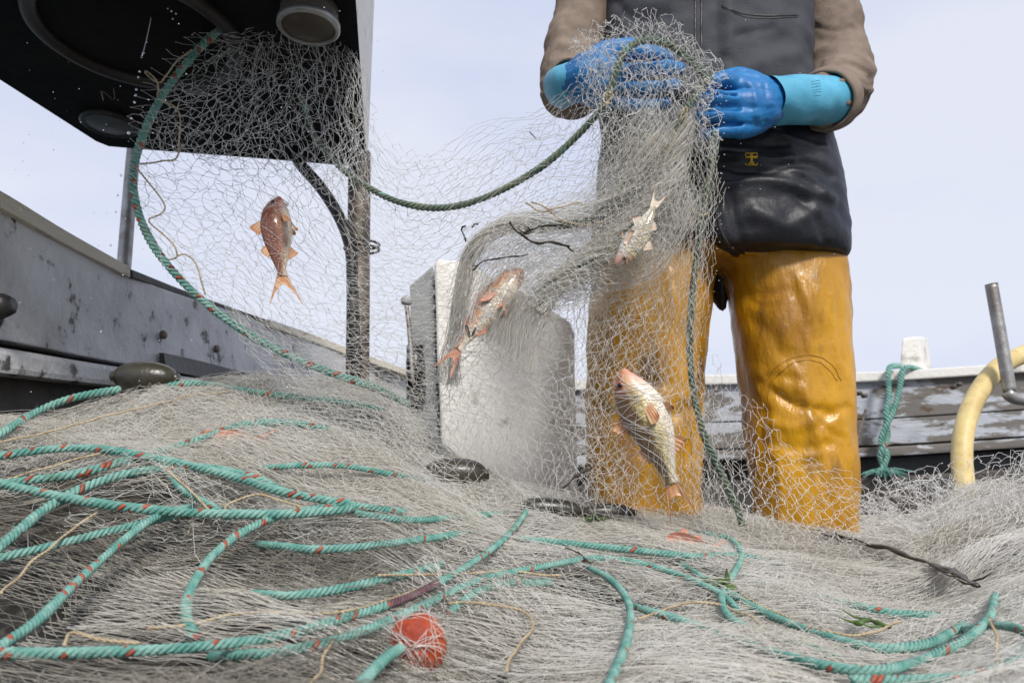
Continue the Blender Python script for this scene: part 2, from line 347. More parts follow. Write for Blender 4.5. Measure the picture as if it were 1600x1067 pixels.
# ---- left bulwark
def board(name, top, bot, th, m, parent, bev=.004):
    bm = bmesh.new(); T_ = catmull(P3(top), len(top) * 5); B_ = catmull(P3(bot), len(bot) * 5); slab(bm, T_, B_, th); bmesh.ops.recalc_face_normals(bm, faces=bm.faces); bevel(bm, bev)
    return link(name, bm_mesh(name, bm), m, parent, smooth=False)
lb = empty('bulwark', (-1.0, 1.5, 0), 'wet grey painted bulwark with cream worn rail running away on the left', 'boat side')
board('plank', [(-160, 238, 1.12), (0, 322, 1.30), (205, 432, 1.66), (420, 505, 2.32), (545, 552, 2.86), (640, 590, 3.4)],
      [(-160, 505, 1.12), (0, 530, 1.30), (205, 570, 1.66), (420, 602, 2.32), (545, 625, 2.86), (640, 640, 3.4)], (-.05, -.005, 0), M['paint2'], lb)
board('inner_skin', [(-160, 260, 1.19), (0, 340, 1.37), (205, 445, 1.73), (420, 515, 2.40), (640, 598, 3.5)], [(-160, 620, 1.19), (0, 640, 1.37), (205, 640, 1.73), (420, 640, 2.40), (640, 650, 3.5)], (-.02, 0, 0), M['darkwood'], lb)
board('ledge', [(-160, 519, 1.08), (0, 541, 1.26), (205, 575, 1.62), (420, 605, 2.28), (560, 628, 2.86)],
      [(-160, 570, 1.08), (0, 584, 1.26), (205, 606, 1.62), (420, 622, 2.28), (560, 640, 2.86)], (-.06, -.005, 0), M['paint2'], lb, .012)
board('rail', [(-160, 212, 1.10), (0, 297, 1.28), (100, 358, 1.44), (204, 417, 1.64)], [(-160, 240, 1.10), (0, 323, 1.28), (100, 380, 1.44), (204, 434, 1.64)], (-.11, -.01, 0), M['cream'], lb, .003)
board('rail', [(207, 421, 1.65), (300, 458, 1.92), (419, 500, 2.31)], [(207, 434, 1.65), (300, 466, 1.92), (419, 507, 2.31)], (-.10, -.01, 0), M['darkwood'], lb, .003)
board('rail', [(422, 499, 2.30), (480, 519, 2.55), (548, 545, 2.85), (660, 586, 3.4)], [(422, 511, 2.30), (480, 531, 2.55), (548, 556, 2.85), (660, 595, 3.4)], (-.10, -.01, 0), M['cream'], lb, .003)
board('scupper', [(256, 551, 1.755), (330, 568, 1.96), (432, 596, 2.32)], [(260, 578, 1.755), (330, 592, 1.96), (434, 606, 2.32)], (-.012, 0, 0), M['rubber'], lb, .001)
board('lower_planking', [(-160, 530, 1.16), (0, 550, 1.34), (205, 580, 1.70), (420, 610, 2.34), (600, 632, 3.0)], [(-160, 1200, 1.16), (0, 1100, 1.34), (205, 1010, 1.70), (420, 920, 2.34), (600, 870, 3.0)], (-.05, 0, 0), M['darkwood'], lb)
for k, (px, py, Y) in enumerate([(257, 523, 1.775), (340, 545, 2.02)]):
    c = at(px, py, Y - .012); a = Acc(); disc_stack(a, c, (1, -.25, 0), [(-.006, .001), (-.006, .011), (.001, .010), (.003, .006), (.003, .0005)], 10); link('bolt', a.mesh('bolt'), M['rust'], lb)
a = Acc(); disc_stack(a, at(6, 478, 1.23), (1, -.2, 0), [(-.03, .001), (-.03, .022), (0, .022), (.012, .017), (.013, .001)], 8); tube(a, P3([(-40, 430, 1.24), (-12, 448, 1.24), (-4, 500, 1.235), (-16, 520, 1.235)]), .010, 8)
link('bracket', a.mesh('bracket'), M['rubber'], lb)

# ---- far bulwark across the boat on the right
rb = empty('bulwark', (1.4, 3.1, 0), 'flaking grey planked bulwark with white cap behind the yellow trousers', 'boat side')
X0 = [(560, 606, 3.62), (900, 596, 3.42), (1090, 588, 3.28), (1350, 583, 3.08), (1600, 568, 2.9), (1900, 548, 2.7)]
def offs(l, dy, dY=0): return [(a, b + dy, c + dY) for a, b, c in l]
board('cap_rail', offs(X0, -2, -.03), offs(X0, 13, -.03), (0, .14, .0), M['white'], rb, .006)
board('plank', offs(X0, 14), offs(X0, 71), (0, .05, 0), M['paint'], rb)
board('plank', offs(X0, 73), offs(X0, 113), (0, .05, 0), M['paint'], rb)
board('ledge', offs(X0, 116, -.04), offs(X0, 131, -.04), (0, .09, 0), M['paint'], rb, .01)
board('lower_planking', offs(X0, 132, .05), offs(X0, 175, .05), (0, .03, 0), M['rubber'], rb)
board('inner_skin', offs(X0, 12, .06), offs(X0, 330, .06), (0, .03, 0), M['darkwood'], rb)
board('beam', offs(X0, 163, -.12), offs(X0, 330, -.12), (0, .14, 0), M['darkwood'], rb, .01)
a = Acc(); tube(a, catmull(P3([(1353, 640, 3.03), (1338, 690, 3.03), (1331, 715, 3.03)]), 12), [.006] * 6 + [.012] * 6, 8, 0)
link('iron_wedge', a.mesh('iron_wedge'), M['rust'], rb)
for px, py in [(1344, 614), (1352, 618), (1492, 604), (1500, 600), (1120, 610), (1330, 710), (1520, 716)]:
    a = Acc(); disc_stack(a, at(px, py, 3.3 - (px - 1090) * .00075 - .2), (0, -1, 0), [(-.02, .001), (-.02, .009), (.003, .009), (.005, .001)], 10); link('bolt', a.mesh('bolt'), M['rust'], rb)
# white timber post
bm = bmesh.new(); q = lambda l, Y: [V(at(x, y, Y)) for x, y in l]
A_ = q([(1410, 528), (1404, 590), (1446, 590), (1436, 525)], 3.02); B_ = q([(1424, 527), (1420, 590), (1458, 590), (1450, 527)], 3.14)
va, vb = [bm.verts.new(p) for p in A_], [bm.verts.new(p) for p in B_]; bm.faces.new(va); bm.faces.new(vb)
for i in range(4): bm.faces.new((va[i], va[(i + 1) % 4], vb[(i + 1) % 4], vb[i]))
bmesh.ops.recalc_face_normals(bm, faces=bm.faces); bevel(bm, .012, 3)
tag(link('mooring_post', bm_mesh('mooring_post', bm), M['white'], smooth=False), 'short chipped white timber post standing up above the far white cap', 'post')
# turquoise rope doubled over the cap, twisted and frayed
mr = empty('mooring_rope', at(1390, 600, 2.94), 'short turquoise rope hung doubled over the far bulwark below the white post', 'rope')
RM = [M['rope'], M['fleck'], M['whip']]
rope('strand', P3([(1450, 583, 3.02), (1425, 574, 2.99), (1411, 578, 2.97), (1405, 610, 2.96), (1396, 640, 2.95), (1385, 665, 2.945), (1376, 690, 2.955), (1386, 712, 2.94), (1376, 738, 2.94)]), .0135, RM, parent=mr, fleck=.25, seed=3)
rope('strand', P3([(1420, 572, 3.06), (1395, 572, 3.0), (1388, 582, 2.965), (1389, 620, 2.955), (1384, 650, 2.945), (1387, 680, 2.96), (1380, 700, 2.94), (1375, 715, 2.95), (1386, 738, 2.945)]), .0135, RM, parent=mr, fleck=.25, seed=4)
a = Acc(); b0 = at(1381, 735, 2.93); S = []
for k in range(110):
    e = at(1381 + RNG.normal(0, 20), 742 + RNG.normal(0, 4), 2.92 + RNG.normal(0, .03)); m_ = (b0 + e) / 2 + [0, 0, .008]; S.append(np.array([b0 + RNG.normal(0, .008, 3), m_, e]))
v, f = tubes_np(np.array(S), .0016, 4); a.add(v, f); link('frayed_end', a.mesh('frayed_end'), M['rope'], mr)

# ---- hose, bent pipe, rail post
tag(tube_obj('hose', P3([(1680, 520, 2.05), (1610, 549, 2.02), (1562, 573, 1.98), (1528, 615, 1.94), (1508, 665, 1.9), (1503, 720, 1.86), (1511, 780, 1.8), (1528, 850, 1.72), (1540, 930, 1.6)]), .0245, M['hose'], sides=20),
    'thick pale yellow hose arching over the far rail into the net', 'hose')
t = empty('bent_pipe', at(1580, 620, 1.92), 'dull steel pipe leaning upright in front of the yellow hose', 'pipe')
tube_obj('upright', P3([(1549, 445, 1.9), (1564, 530, 1.9), (1578, 612, 1.9)]), .0155, M['steel'], t, sides=18)
tube_obj('foot', P3([(1572, 612, 1.9), (1590, 623, 1.9), (1640, 622, 1.92), (1700, 612, 1.96)]), .016, M['steel'], t, sides=16)
a = Acc(); disc_stack(a, at(1549, 444.5, 1.9), (-.12, 0, 1), [(-.002, .0159), (.001, .0155), (.001, .0125), (-.012, .012), (-.012, .0003)], 20); link('open_end', a.mesh('open_end'), M['rust'], t)
tag(tube_obj('rail_post', P3([(214, 180, 1.78), (203, 300, 1.76), (193, 425, 1.72)]), .0165, M['steel'], sides=18), 'thin grey metal stanchion on the left rail behind the rope loop', 'stanchion')

# ---- dark canopy overhead
CZ = CAMZ + .80
cn = empty('wheelhouse_canopy', (-.7, 1.2, CZ), 'black underside of a shelter roof with pale side overhead on the left', 'canopy')
out_ = [atz(565, -330, CZ), atz(556, 0, CZ), atz(574, 262, CZ), atz(420, 249, CZ), atz(240, 235, CZ), atz(170, 229, CZ), atz(150, 221, CZ), atz(0, 125, CZ), atz(-320, -60, CZ), atz(-500, -330, CZ)]
bm = bmesh.new(); lo = [bm.verts.new(V(p)) for p in out_]; hi = [bm.verts.new(V(p) + Vector((0, 0, .5))) for p in out_]
bm.faces.new(lo); bm.faces.new(hi); n_ = len(lo); side = []
for i in range(n_): side.append(bm.faces.new((lo[i], lo[(i + 1) % n_], hi[(i + 1) % n_], hi[i])))
bmesh.ops.recalc_face_normals(bm, faces=bm.faces)
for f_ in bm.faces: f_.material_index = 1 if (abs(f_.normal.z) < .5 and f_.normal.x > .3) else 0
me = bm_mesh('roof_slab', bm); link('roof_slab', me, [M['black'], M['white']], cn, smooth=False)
for i in range(n_ - 3):   # folded edge flange under the lip
    pass
def ring_on(px, py, R, r, m, name, parent=cn):
    c = atz(px, py, CZ - .004); th = np.linspace(0, 2 * math.pi, 61); P = c + np.stack([R * np.cos(th), R * np.sin(th), 0 * th], -1); a = Acc(); tube(a, P, r, 10, cap=False); return link(name, a.mesh(name), m, parent)
ring_on(215, 52, .165, .014, M['blackring'], 'hatch_rim')
c = atz(215, 52, CZ - .002); lathe_obj('hatch_cover', c, (0, 0, -1), [(0, .0005), (0.001, .15), (-.001, .155)], M['black'], cn, 40)
dl = empty('ceiling_lamp', atz(172, 190, CZ), 'small unlit round lamp flush in the dark canopy near its corner', 'lamp')
lathe_obj('rim', atz(172, 190, CZ), (0, 0, -1), [(0, .058), (.008, .060), (.014, .054), (.010, .045)], M['blackring'], dl); lathe_obj('lens', atz(172, 190, CZ), (0, 0, -1), [(.010, .046), (.013, .03), (.014, .0005)], M['lensdim'], dl)
dl = empty('ceiling_lamp', atz(484, 12, CZ), 'large round lamp with steel rim under the canopy beside its pale edge', 'lamp')
c = atz(484, 12, CZ); lathe_obj('housing', c, (0, 0, -1), [(0, .047), (.03, .049), (.034, .042)], M['rust'], dl)
lathe_obj('rim', c, (0, 0, -1), [(.028, .049), (.030, .052), (.038, .052), (.042, .0475), (.041, .0445), (.036, .044)], M['steel'], dl); lathe_obj('lens', c, (0, 0, -1), [(.037, .0445), (.040, .03), (.041, .0005)], M['lens'], dl)
# canopy post and its hose
Yp = float(atz(572, 258, CZ)[1]) - .07
po = empty('canopy_post', (at(572, 580, Yp)[0], Yp, 0), 'brown stained round steel post holding up the dark canopy', 'post')
pt, pb = at(572, 258, Yp), at(572, 600, Yp); pt = np.array([at(561, 258, Yp)[0], Yp, CZ - .001]); pz = np.array([pb[0], Yp, 0.0])
tube_obj('shaft', [pz, (pz + pt) / 2, pt], .0265, M['rust'], po, sides=20)
for zz in (at(572, 385, Yp)[2], at(572, 392, Yp)[2]):
    th = np.linspace(0, 6.2832, 30); a = Acc(); tube(a, np.stack([pz[0] - .020 + .040 * np.cos(th), Yp - .012 + .034 * np.sin(th), 0 * th + zz], -1), .003, 8, cap=False); link('clamp_band', a.mesh('clamp_band'), M['rubber'], po)
Yh = Yp - .04
tag(tube_obj('black_hose', [atz(462, 244, CZ)] + list(P3([(470, 258, Yh + .0), (500, 292, Yh), (525, 330, Yh), (541, 365, Yh), (549, 400, Yh), (551, 460, Yh), (554, 520, Yh), (558, 590, Yh)])), .0135, M['rubber'], sides=16),
    'black hose curving out of the canopy and down beside the brown post', 'hose')

# ---- white control console with its lever
co = empty('console', at(790, 780, 1.72), 'scuffed white plastic console with sloping top behind the net', 'console')
fr = [(678, 412), (686, 405), (726, 409), (792, 441), (868, 488), (893, 504), (899, 520), (906, 1010), (700, 1010)]
bm = bmesh.new(); Yc = 1.66
A_ = [V(at(x, y, Yc)) for x, y in fr]; B_ = [p + Vector((-.010, .34, 0)) for p in A_]
va, vb = [bm.verts.new(p) for p in A_], [bm.verts.new(p) for p in B_]; n_ = len(va)
bm.faces.new(va); bm.faces.new(vb)
for i in range(n_): bm.faces.new((va[i], va[(i + 1) % n_], vb[(i + 1) % n_], vb[i]))
bmesh.ops.recalc_face_normals(bm, faces=bm.faces); bevel(bm, .008, 3); bmesh.ops.triangulate(bm, faces=bm.faces)
for _ in range(3): bmesh.ops.subdivide_edges(bm, edges=[e for e in bm.edges if e.calc_length() > .03], cuts=1); bmesh.ops.triangulate(bm, faces=bm.faces)
for v_ in bm.verts: v_.co += Vector((mnoise.noise(v_.co * 24), mnoise.noise(v_.co * 24 + Vector((7, 0, 0))), mnoise.noise(v_.co * 24 + Vector((0, 9, 0))))) * .0035 + Vector((mnoise.noise(v_.co * 90), 0, mnoise.noise(v_.co * 80))) * .0015
link('cabinet', bm_mesh('cabinet', bm), M['box'], co, smooth=False)
bm = bmesh.new(); slab(bm, P3([(640, 446, 1.74), (676, 415, 1.70)]), P3([(655, 1010, 1.74), (695, 1010, 1.70)]), (.004, .26, 0)); bmesh.ops.recalc_face_normals(bm, faces=bm.faces); bevel(bm, .004)
link('side_panel', bm_mesh('side_panel', bm), M['boxside'], co, smooth=False)
lv = empty('control_lever', at(642, 580, 1.72), 'grey control lever with round knob left of the white console', 'lever')
tube_obj('rod', P3([(635, 474, 1.70), (640, 520, 1.70), (645, 600, 1.70)]), .0055, M['steel'], lv, sides=12)
lathe_obj('knob', at(635, 470, 1.70), (-.1, 0, 1), [(.0135 * math.cos(x) * -1, .0135 * math.sin(x) + .0002) for x in np.linspace(0, math.pi, 12)], M['boxside'], lv, 16)
a = Acc(); tube(a, P3([(648, 540, 1.72), (649, 600, 1.72)]), .02, 12); tube(a, P3([(654, 560, 1.74), (655, 640, 1.74)]), .03, 12); link('housing', a.mesh('housing'), M['rubber'], lv)

# ================================================================== THE FISHERMAN
Ym = 1.42
man = empty('person', (at(1120, 700, Ym)[0], Ym, .0), 'person in dark vest, yellow oilskin trousers and blue gloves holding up the net', 'person')
LEG_A = [(330, 930, 1120, Ym + .02, .12), (440, 923, 1112, Ym + .01, .115), (520, 919, 1104, Ym, .108), (600, 916, 1097, Ym, .102), (700, 916, 1094, Ym, .098), (800, 920, 1096, Ym + .005, .095), (960, 925, 1096, Ym + .01, .09), (1085, 930, 1096, Ym + .01, .09)]
LEG_B = [(330, 1110, 1308, Ym + .02, .12), (440, 1136, 1314, Ym + .01, .115), (520, 1149, 1319, Ym, .108), (600, 1160, 1322, Ym, .102), (700, 1170, 1327, Ym, .098), (800, 1182, 1332, Ym + .005, .095), (960, 1186, 1332, Ym + .01, .09), (1085, 1190, 1326, Ym + .01, .09)]
a = Acc(); slices(a, LEG_A); slices(a, LEG_B); slices(a, [(190, 950, 1290, Ym + .03, .10), (300, 935, 1302, Ym + .02, .13), (380, 930, 1312, Ym + .02, .135), (425, 960, 1290, Ym + .02, .11)])
me = fuse('trousers', a, .006, 5)
crease(me, [([(1250, 440), (1262, 500), (1258, 560), (1268, 640)], 0.0047, 7.9), ([(1236, 430), (1246, 470), (1262, 510)], -0.0039, 5.9),
            ([(1188, 598), (1240, 632), (1300, 646)], -.0055, 9), ([(1250, 600), (1264, 645), (1276, 690)], .0050, 8), ([(1278, 668), (1300, 646), (1322, 636)], -.0040, 6), ([(1200, 660), (1240, 668), (1268, 662)], .0030, 8),
            ([(1268, 655), (1280, 690), (1290, 730), (1296, 770)], 0.0047, 5.3), ([(1190, 690), (1240, 700), (1300, 692)], -0.0039, 7.9), ([(1200, 590), (1225, 588), (1250, 596)], -0.0039, 6.6), ([(1170, 500), (1200, 520), (1230, 560)], -0.0031, 10.6),
            ([(1196, 640), (1188, 700), (1190, 780)], -0.0039, 5.9), ([(1215, 720), (1222, 770), (1220, 820)], 0.0039, 6.6), ([(1145, 450), (1180, 462), (1230, 455)], -0.0047, 9.2),
            ([(1256, 440), (1262, 480), (1259, 520), (1266, 552)], .0035, 3), ([(1170, 470), (1190, 478), (1215, 474)], -.0035, 3.5), ([(1210, 612), (1248, 634), (1290, 640)], -.0040, 3.5), ([(1284, 660), (1300, 676), (1318, 684)], -.0035, 3.5), ([(1192, 716), (1230, 726), (1280, 722)], -.0030, 3.5), ([(1290, 690), (1296, 730), (1290, 770)], -.003, 3.5), ([(1236, 566), (1250, 590), (1246, 612)], .003, 4), ([(930, 500), (970, 508), (1000, 500)], -.004, 4), ([(1020, 640), (1060, 630), (1094, 640)], -.004, 4), ([(1300, 460), (1306, 520), (1310, 570)], .003, 4),
            ([(950, 450), (960, 540), (955, 640)], 0.0047, 10.6), ([(1050, 430), (1060, 520), (1066, 620)], 0.0039, 9.2), ([(930, 560), (980, 590), (1040, 600)], -0.0047, 9.2), ([(1092, 690), (1088, 760), (1086, 820)], 0.0062, 4.6), ([(1076, 690), (1072, 760), (1070, 820)], -0.0062, 4.6), ([(940, 640), (1000, 660), (1080, 640)], -0.0055, 9.2)],
       .006, (13, 13, 9), 3)
trou = link('trousers', me, M['yellow'], man)
tb = bvh(trou)
for dx, dy in ((0, 0), (9, 8)):     # double stitched knee patch
    pts = [(1194 + dx, 690), (1190 + dx, 640), (1196 + dx, 600), (1215 + dx * .8, 572 + dy), (1245, 557 + dy), (1275, 556 + dy), (1300 - dx * .5, 570 + dy), (1314 - dx * .7, 595)]
    C = catmull(np.array(pts, float), 60); C = C + np.stack([np.sin(np.arange(60) * 1.3), np.cos(np.arange(60) * .9)], -1) * .4; a = Acc(); tube(a, np.array([onto(tb, x, y, .0) for x, y in C]), .0011, 6); link('knee_patch_seam', a.mesh('knee_patch_seam'), M['seam'], trou)
C = catmull(np.array([(1090, 470), (1092, 560), (1086, 650), (1088, 760), (1090, 830)], float), 50); a = Acc(); tube(a, np.array([onto(tb, x - 6, y, .0) for x, y in C]), .0010, 6); link('side_seam', a.mesh('side_seam'), M['seam'], trou)
# boots, under the net
for xs in (1010, 1258):
    a = Acc(); b = at(xs, 1040, Ym + .01); limb(a, [b + [0, 0, .12], [b[0], b[1], .07]], [.07, .06]); limb(a, [[b[0], b[1] + .04, .045], [b[0], b[1] - .16, .04]], [.045, .042], flat=1.2); link('rubber_boot', fuse('rubber_boot', a, .008, 3), M['rubber'], man)
# black oilskin skirt of the jacket
a = Acc(); slices(a, [(176, 944, 1262, Ym + .01, .125), (210, 940, 1284, Ym + .005, .14), (255, 936, 1294, Ym, .150), (310, 932, 1303, Ym, .155), (360, 930, 1309, Ym, .158), (396, 931, 1312, Ym, .156), (412, 936, 1310, Ym, .150), (418, 950, 1300, Ym, .14)], 48, 2.8)
me = fuse('jacket_skirt', a, .006, 3)
crease(me, [([(1120, 262), (1190, 268), (1260, 255), (1300, 275)], -0.0080, 6.2), ([(1125, 290), (1180, 282), (1240, 292), (1300, 310)], 0.0080, 8.7), ([(1130, 235), (1200, 250), (1240, 248)], 0.0048, 5.6), ([(1190, 262), (1250, 270), (1290, 300)], 0.0056, 5.0),
            ([(1140, 300), (1150, 350), (1165, 395)], -0.0056, 6.2), ([(1180, 330), (1230, 350), (1270, 330)], 0.0080, 13.6), ([(1150, 395), (1230, 402), (1310, 402)], -0.0032, 3.1), ([(1112, 330), (1124, 370), (1150, 400)], 0.0064, 4.3), ([(1240, 300), (1270, 330), (1290, 380)], -0.0048, 6.2), ([(1110, 225), (1160, 230), (1230, 225)], -0.0048, 5.0), ([(1200, 205), (1240, 218), (1290, 232)], 0.0056, 5.0)], .006, (10, 10, 14), 9)
v, n = coords(me); x, y = toPx(v)     # the skirt hangs open in front: rounded flap corner at the opening
cut = np.clip((1150 - x) / 40, 0, 1) ** 2 * np.clip((y - 330) / 80, 0, 1) * (n[:, 1] < .4)
v[:, 2] += cut * .035; v[:, 1] += cut * .03; setco(me, v)
skirt = link('jacket_skirt', me, M['pvc'], man)
sb = bvh(skirt)
C = catmull(np.array([(1118, 335), (1128, 368), (1146, 392), (1180, 402), (1240, 407), (1306, 406)], float), 60)
a = Acc(); tube(a, np.array([onto(sb, x_, y_ - 3, .001) for x_, y_ in C]), .003, 8); link('hem', a.mesh('hem'), M['rubber'], skirt)
# emblem: small framed yellow figure
a = Acc(); E = lambda x_, y_: onto(sb, 1174 + x_, 249 + y_, .0012)
def stroke(pts, r):
    P = np.array([E(*p) for p in pts]); tube(a, P, r, 6)
for pts in ([(-9, -9.5), (-4, -9.5)], [(4, -9.5), (9, -9.5)], [(-9, -9.5), (-9, -5)], [(9, -9.5), (9, -5)], [(-9, 9), (9, 9)], [(-9, 6), (-9, 9)], [(9, 6), (9, 9)]): stroke(pts, .0009)
stroke([(-9, -3), (0, -3.5), (9, -3)], .0022); stroke([(0, -9), (0, 0), (0, 6)], .0026); stroke([(-4, 6.5), (0, 5.5), (4, 6.5)], .0018); stroke([(-5, -9), (5, -9)], .0012)
link('emblem', a.mesh('emblem'), M['logo'], skirt)
# vest
a = Acc(); slices(a, [(-190, 1050, 1160, Ym + .02, .075), (-165, 1000, 1215, Ym + .02, .10), (-120, 960, 1250, Ym + .01, .125), (-60, 948, 1256, Ym, .14), (0, 944, 1260, Ym, .148), (60, 942, 1262, Ym, .150), (120, 940, 1262, Ym, .150), (180, 938, 1268, Ym, .150), (205, 940, 1276, Ym, .146)], 48, 2.7)
me = fuse('vest', a, .006, 3)
crease(me, [([(1120, 0), (1118, 60), (1124, 120), (1120, 180)], -.004, 6), ([(1138, 0), (1140, 60), (1136, 120)], .006, 10), ([(1150, 58), (1180, 50), (1205, 45)], -.006, 6), ([(1150, 120), (1200, 95), (1250, 80)], .007, 14), ([(1130, 90), (1150, 110), (1140, 150)], -.005, 8), ([(1200, 60), (1220, 110), (1230, 170)], -.006, 12), ([(960, 0), (990, 30), (1040, 20)], -.006, 10), ([(1210, 190), (1240, 170), (1262, 140)], .008, 10)], .009, (9, 9, 12), 21)
vest = link('vest', me, M['vest'], man); vb_ = bvh(vest)
a = Acc()
for x0 in (1086, 1096): tube(a, np.array([onto(vb_, x0, y_, -.0005) for y_ in np.linspace(-60, 200, 40)]), .0022, 6)
link('zip', a.mesh('zip'), M['rubber'], vest)
a = Acc(); tube(a, np.array([onto(vb_, x_, y_, .0) for x_, y_ in catmull(np.array([(1128, 10), (1160, 22), (1200, 25), (1247, 24)], float), 30)]), .0018, 6); tube(a, np.array([onto(vb_, x_, y_, .0) for x_, y_ in catmull(np.array([(1128, 12), (1165, 27), (1205, 29), (1247, 27)], float), 30)]), .0012, 6)
link('pocket_seam', a.mesh('pocket_seam'), M['rubber'], vest)
# jumper: two sleeves and the hidden trunk, one garment
a = Acc()
def pts(l): return P3(l)
limb(a, pts([(1235, -150, Ym + .02), (1272, -60, Ym + .02), (1292, 20, Ym + .01), (1306, 90, 1.41), (1312, 125, 1.38), (1303, 150, 1.32), (1287, 157, 1.275)]), [.078, .072, .066, .066, .066, .062, .056])
limb(a, pts([(965, -150, Ym + .02), (932, -60, Ym + .02), (912, 20, Ym + .01), (893, 95, 1.40), (890, 135, 1.37), (893, 142, 1.32), (899, 138, 1.275)]), [.078, .070, .064, .062, .062, .058, .052])
slices(a, [(-195, 1060, 1150, Ym + .02, .06), (-150, 985, 1225, Ym + .02, .09), (0, 965, 1240, Ym + .01, .12), (150, 960, 1245, Ym + .01, .12)], 32)
me = fuse('fleece_jumper', a, .005, 3)
FR = [([(1290, 96), (1318, 88), (1345, 92), (1362, 110)], 0.0048, 6), ([(1300, 115), (1330, 108), (1360, 122)], -0.0042, 5), ([(1302, 128), (1330, 125), (1360, 142)], 0.0048, 6), ([(1305, 148), (1332, 145), (1352, 160)], -0.0042, 5), ([(1305, 160), (1328, 162), (1345, 176)], 0.0042, 6), ([(1300, 185), (1320, 180), (1338, 186)], -0.0030, 5), ([(1275, 60), (1300, 62), (1335, 50)], -0.0036, 9), ([(1262, 30), (1290, 40), (1325, 30)], 0.0036, 10), ([(1264, 90), (1285, 80), (1330, 70)], 0.0036, 7),
      ([(842, 150), (870, 140), (885, 120)], 0.0036, 5), ([(846, 168), (872, 160), (884, 150)], -0.0036, 5), ([(855, 182), (880, 172), (895, 165)], 0.0036, 5), ([(848, 120), (870, 108), (900, 100)], -0.0036, 6), ([(860, 95), (885, 92), (910, 96)], 0.0036, 6), ([(885, 40), (905, 50), (930, 45)], -0.0036, 8), ([(880, 70), (900, 72), (925, 66)], 0.0036, 8)]
crease(me, FR, .006, (14, 14, 18), 33)
crease(me, [([(1300, 104), (1326, 98), (1356, 112)], -.005, 3.5), ([(1304, 121), (1332, 118), (1360, 134)], -.005, 3.5), ([(1304, 138), (1330, 136), (1354, 152)], -.005, 3.5), ([(1304, 172), (1326, 172), (1344, 182)], -.004, 3.5), ([(1270, 40), (1300, 48), (1330, 44)], -.004, 5), ([(845, 140), (866, 132), (884, 118)], -.005, 3.5), ([(848, 160), (868, 154), (882, 146)], -.005, 3.5), ([(856, 176), (872, 170), (888, 162)], -.004, 3.5), ([(866, 108), (885, 100), (905, 100)], -.004, 4), ([(884, 56), (906, 62), (930, 56)], -.004, 5)])
jum = link('fleece_jumper', me, M['fleece'], man)
for c_, d_, r_ in ((at(1290, 157, 1.268), at(1278, 158, 1.235) - at(1303, 152, 1.32), .050), (at(893, 134, 1.262), at(893, 132, 1.235) - at(895, 138, 1.30), .043)):
    a = Acc(); th_ = np.linspace(0, 2 * math.pi, 97)[:-1]; disc_stack(a, c_, d_, [(-.03, r_ * 1.20), (-.008, r_ * 1.18), (.010, r_ * 1.14), (.017, r_ * 1.08), (.015, r_ * 1.0), (-.01, r_ * .97)], 96); V_ = a.v[0]; V_ += np.array([mnoise.noise_vector(Vector(p) * 40) for p in V_]) * .002
    link('ribbed_cuff', a.mesh('ribbed_cuff'), M['fleece'], jum)

# gloves: palm, thumb and four bent fingers fused into one skin, the gauntlet a sub-part
def glove(palm, fingers, thumb, cuffpts, cuffr, folds):
    a = Acc()
    for p, r in palm: limb(a, P3(p), r, .006)
    for p, r in fingers + [thumb]: limb(a, P3(p), np.array(r) * .98, .004, 14)
    me = fuse('glove', a, .0019, 4); crease(me, folds, .0020, (30, 30, 30), 5)
    g = link('glove', me, M['glove'], man)
    a = Acc(); P = resample(P3(cuffpts), .004); r = np.interp(np.linspace(0, 1, len(P)), np.linspace(0, 1, len(cuffr)), cuffr)
    T, A, B = frames(P); sides = 40; th = np.arange(sides) * 2 * math.pi / sides; rows = []
    for i in range(len(P)):
        wv = 1 + .022 * np.sin(3 * th + i * .22) + .016 * np.sin(5 * th - i * .35) * (i < len(P) * .75); rows.append(P[i] + (r[i] * wv)[:, None] * (np.cos(th)[:, None] * A[i] + np.sin(th)[:, None] * B[i]))
    inner = [P[i] + (r[i] - .003) * (np.cos(th)[:, None] * A[i] + np.sin(th)[:, None] * B[i]) for i in range(len(P) - 1, len(P) // 2, -1)]
    rows += inner; n = len(rows); idx = np.arange(n * sides).reshape(n, sides); j = (np.arange(sides) + 1) % sides
    a.add(np.vstack(rows), np.stack([idx[:-1], idx[1:], idx[1:][:, j], idx[:-1][:, j]], -1).reshape(-1, 4)); link('cuff', a.mesh('cuff'), M['cuff'], g)
    return g
fr_ = .0125
